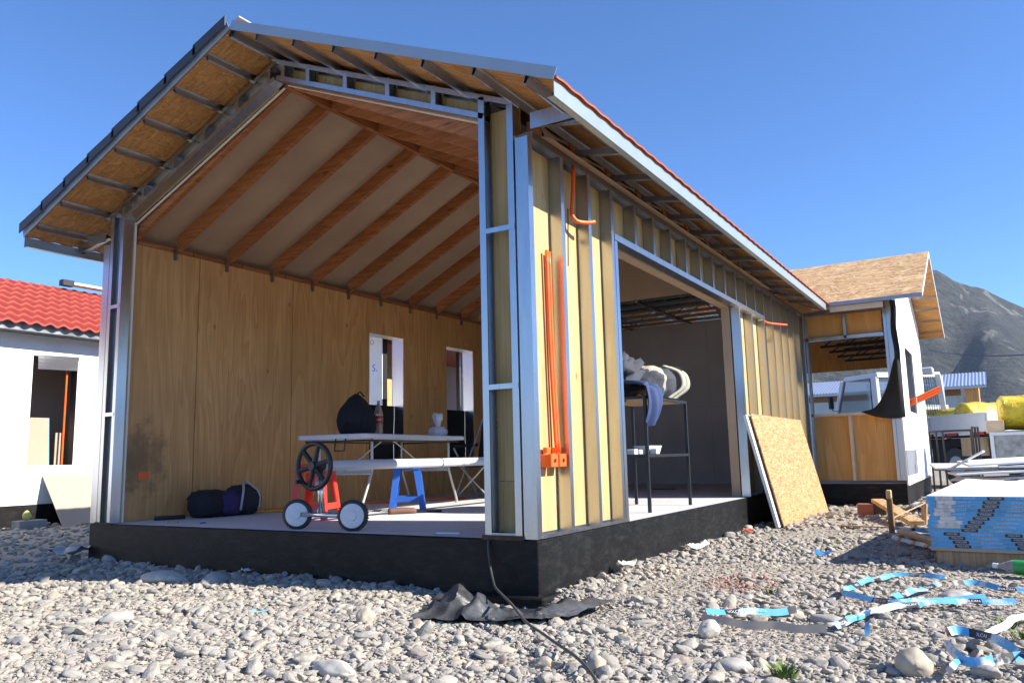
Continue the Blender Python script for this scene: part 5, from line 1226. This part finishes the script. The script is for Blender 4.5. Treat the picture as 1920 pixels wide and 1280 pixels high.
mb = MB(); mb.grid(16, 8, lambda u, v: (2.55+1.2*u, 7.2+.7*v, .60+.16*u*u+.02*math.sin(5*v))); tag(mb.build('white_sheet', WB, None, True), 'thin white sheet curling up at the right end of the pile', 'sheet')
mb = MB(); mb.grid(20, 14, lambda u, v: (1.25+.75*u, 7.35+.9*v, gh(1.5, 8)+.04+.14*abs(nz((u*4, v*4, 2)))*4*min(u, 1-u, v, 1-v)+.03*abs(nz((u*9, v*9, 1))))); tag(mb.build('plastic_heap', clear('clear_film', (.75, .78, .82), .3, .4), None, True), 'heap of clear plastic film at the foot of the wing', 'plastic film')
# white wrapped mesh column beside the wing
wc = thing('mesh_bundle', 'white topped bundle of wire mesh standing behind the wing', 'mesh bundle', (1.15, 14.7, 0))
DW = plain('dark_wire', (.05, .06, .07), .6); p0 = Vector((1.05, 14.65, 0))
for k in range(7): MB().tube([p0+Vector((.042*k+.05, .03*k, .9)), p0+Vector((.042*k, .03*k, 2.28))], .006, 5).build('wire', DW, wc)
for k in range(16): MB().tube([p0+Vector((.0, 0, 1.0+.08*k)), p0+Vector((.27, .18, 1.0+.08*k))], .005, 5).build('wire', DW, wc)
MB().box((p0.x-.03, p0.x+.24), (p0.y-.1, p0.y+.2), (2.30, 2.44), b=.02).build('cap', WHITEV, wc); MB().prism([(-.05, -.02), (.05, -.02), (.05, .02), (-.05, .02)], (p0.x+.40, p0.y+.1, .9), (p0.x+.30, p0.y+.1, 2.3), (1, 0, 0)).build('white_edge', WHITEV, wc)
# long shed with corrugated roof
SH = thing('corrugated_shed', 'long pale shed with corrugated steel roof behind the truck', 'shed', (-2, 30, 0))
e1 = Vector((2.17, 27.34, 0)); e0 = Vector((-16.0, 27.36, 0)); sd_ = (e1-e0).normalized(); bk_ = Vector((-sd_.y, sd_.x, 0)); bk_ = bk_ if bk_.y > 0 else -bk_; Ls = (e1-e0).length
COR = galv('corrugated_zinc', .78, .42); PALEG = plain('pale_green_wall', (.46, .52, .52), .7, var=.08, sc=2)
mb = MB(); n_ = int(Ls/.022)
def cor(u, v): return e0+sd_*(Ls*u)+bk_*(2.3*v-.0)+Vector((0, 0, 2.86+.62*v+.014*math.sin(u*Ls/.11*2*math.pi)))
mb.grid(n_, 2, cor); mb.build('roof', COR, SH, True)
def shw(name, mat, u0, u1, o0, o1, z0, z1): 
    V = []
    for z in (z0, z1):
        for u, o_ in ((u0, o0), (u1, o0), (u1, o1), (u0, o1)): V.append(e0+sd_*(Ls*u)+bk_*o_+Vector((0, 0, z)))
    return MB().add(V, [[3, 2, 1, 0], [4, 5, 6, 7], [0, 1, 5, 4], [1, 2, 6, 5], [2, 3, 7, 6], [3, 0, 4, 7]]).build(name, mat, SH)
for k in range(9): shw('wall_panel', PALEG, .005+k*.105, .005+k*.105+.1035, .35, .45, 0, 2.55)
shw('eave_beam', plain('brown_beam', (.22, .12, .055), .7), 0.004, .955, .30, .42, 2.56, 2.80); shw('gable_panel', PLY_WING, .962, .985, .2, 2.2, 1.2, 2.84)
shw('eave_trim', PALEG, .0, .999, .0, .04, 2.76, 2.84); shw('corner_post', PALEG, .953, .961, .30, .44, 0, 2.55)
for k in range(4):
    u = .93-.022*k*1.9; p = e0+sd_*(Ls*u)-bk_*1.2; o = MB().tube([p, p+Vector((0, 0, 3.0))], .035, 8).build('site_post', GALV, None); tag(o, 'thin steel post before the shed, '+['nearest its right end', 'second from its right end', 'third from its right end', 'fourth from its right end'][k], 'post', 'steel posts before the shed')
# power cable
tag(MB().tube([(.2+.30*k, 32.5-1.35*k, 4.75-.16*k-.0045*k*(14-k)) for k in range(15)], .016, 6).build('power_cable', BLACKP, None), 'black overhead power cable crossing before the mountain', 'cable')

# ------------------------------------------------------------------ mountain
def mountain_mat():
    t = MT('scrub_mountain'); v = t.coord((1, 1, 1.2)); f = t.noise(v, .006, 8, .62); g = t.noise(v, .03, 6, .7); sc_ = t.noise(t.coord((1, 1, .35)), .011, 7, .65, 1.0)
    c = t.ramp(f, [(.3, (.022, .027, .024)), (.52, (.050, .052, .044)), (.75, (.105, .095, .08))]); c = t.mix(t.ramp(g, [(.38, .85), (.58, 0)]), c, (.014, .018, .017))
    c = t.mix(t.ramp(sc_, [(.58, 0), (.68, .7)]), c, (.26, .235, .21)); t.set(Base_Color=c, Roughness=.95); t.bump(g, 1.0, 30); return t.m
RD = Vector((-.0, 0, 0))
prof = [(-6000, 420), (-3500, 560), (-2200, 640), (-1500, 600), (-900, 560), (-560, 600), (-300, 650), (-164.6, 653), (-126.8, 651), (-90.7, 615), (-33, 587), (18, 578), (50, 551), (132, 509), (260, 470), (480, 430), (900, 300), (1600, 260), (3000, 330), (5000, 300)]
def ridge_h(x):
    for (a, ha), (b_, hb) in zip(prof, prof[1:]):
        if a <= x <= b_: return ha+(hb-ha)*(x-a)/(b_-a)
    return 300
NU, NV = 300, 60; V = []
for j in range(NV):
    v = j/(NV-1)
    for i in range(NU):
        u = i/(NU-1); x = -6000+11000*(u if False else (u)); x = -3600+7200*u
        if u > .3 and u < .7: pass
        yr = 3370+.55*x; h = ridge_h(x); fy = (1-v)
        sp = mnoise.fractal(Vector((x*.0022, v*1.6, 3)), 1.0, 2.0, 5)*.5+.5*abs(nz((x*.004+v*.6, v*.8, 9)))
        z = h*(v**1.25)+(h*.30*(sp-.3)*math.sin(math.pi*min(1, v*1.02))) ; y = yr-1500*fy+120*nz((x*.002, v*3, 5))
        z += 6*nz((x*.02, v*9, 1))*(1 if v < 1 else .8)
        V.append((x*(1-.42*fy*0), y, z-8*fy))
base = len(V)
F = [[j*NU+i, j*NU+i+1, (j+1)*NU+i+1, (j+1)*NU+i] for j in range(NV-1) for i in range(NU-1)]
for i in range(NU): x, y, z = V[(NV-1)*NU+i]; V.append((x*1.05, y+1400, -10))
F += [[(NV-1)*NU+i, (NV-1)*NU+i+1, base+i+1, base+i] for i in range(NU-1)]
tag(obj('mountain', me('mountain', V, F, mountain_mat(), True)), 'bare scrub covered mountain behind the site', 'mountain', kind='structure')

# ------------------------------------------------------------------ haze
hm = bpy.data.materials.new('haze_air'); hm.use_nodes = True; ht = hm.node_tree; ht.nodes.remove(ht.nodes['Principled BSDF'])
pvn = ht.nodes.new('ShaderNodeVolumePrincipled'); pvn.inputs['Color'].default_value = (.62, .78, 1.0, 1); pvn.inputs['Density'].default_value = .000035; pvn.inputs['Anisotropy'].default_value = .1
ht.links.new(pvn.outputs[0], ht.nodes['Material Output'].inputs['Volume'])
hz = MB().box((-9400, 9400), (-9400, 9400), (-16, 760)).build('haze', hm); tag(hz, 'thin blue air haze over the site', 'haze', kind='stuff')
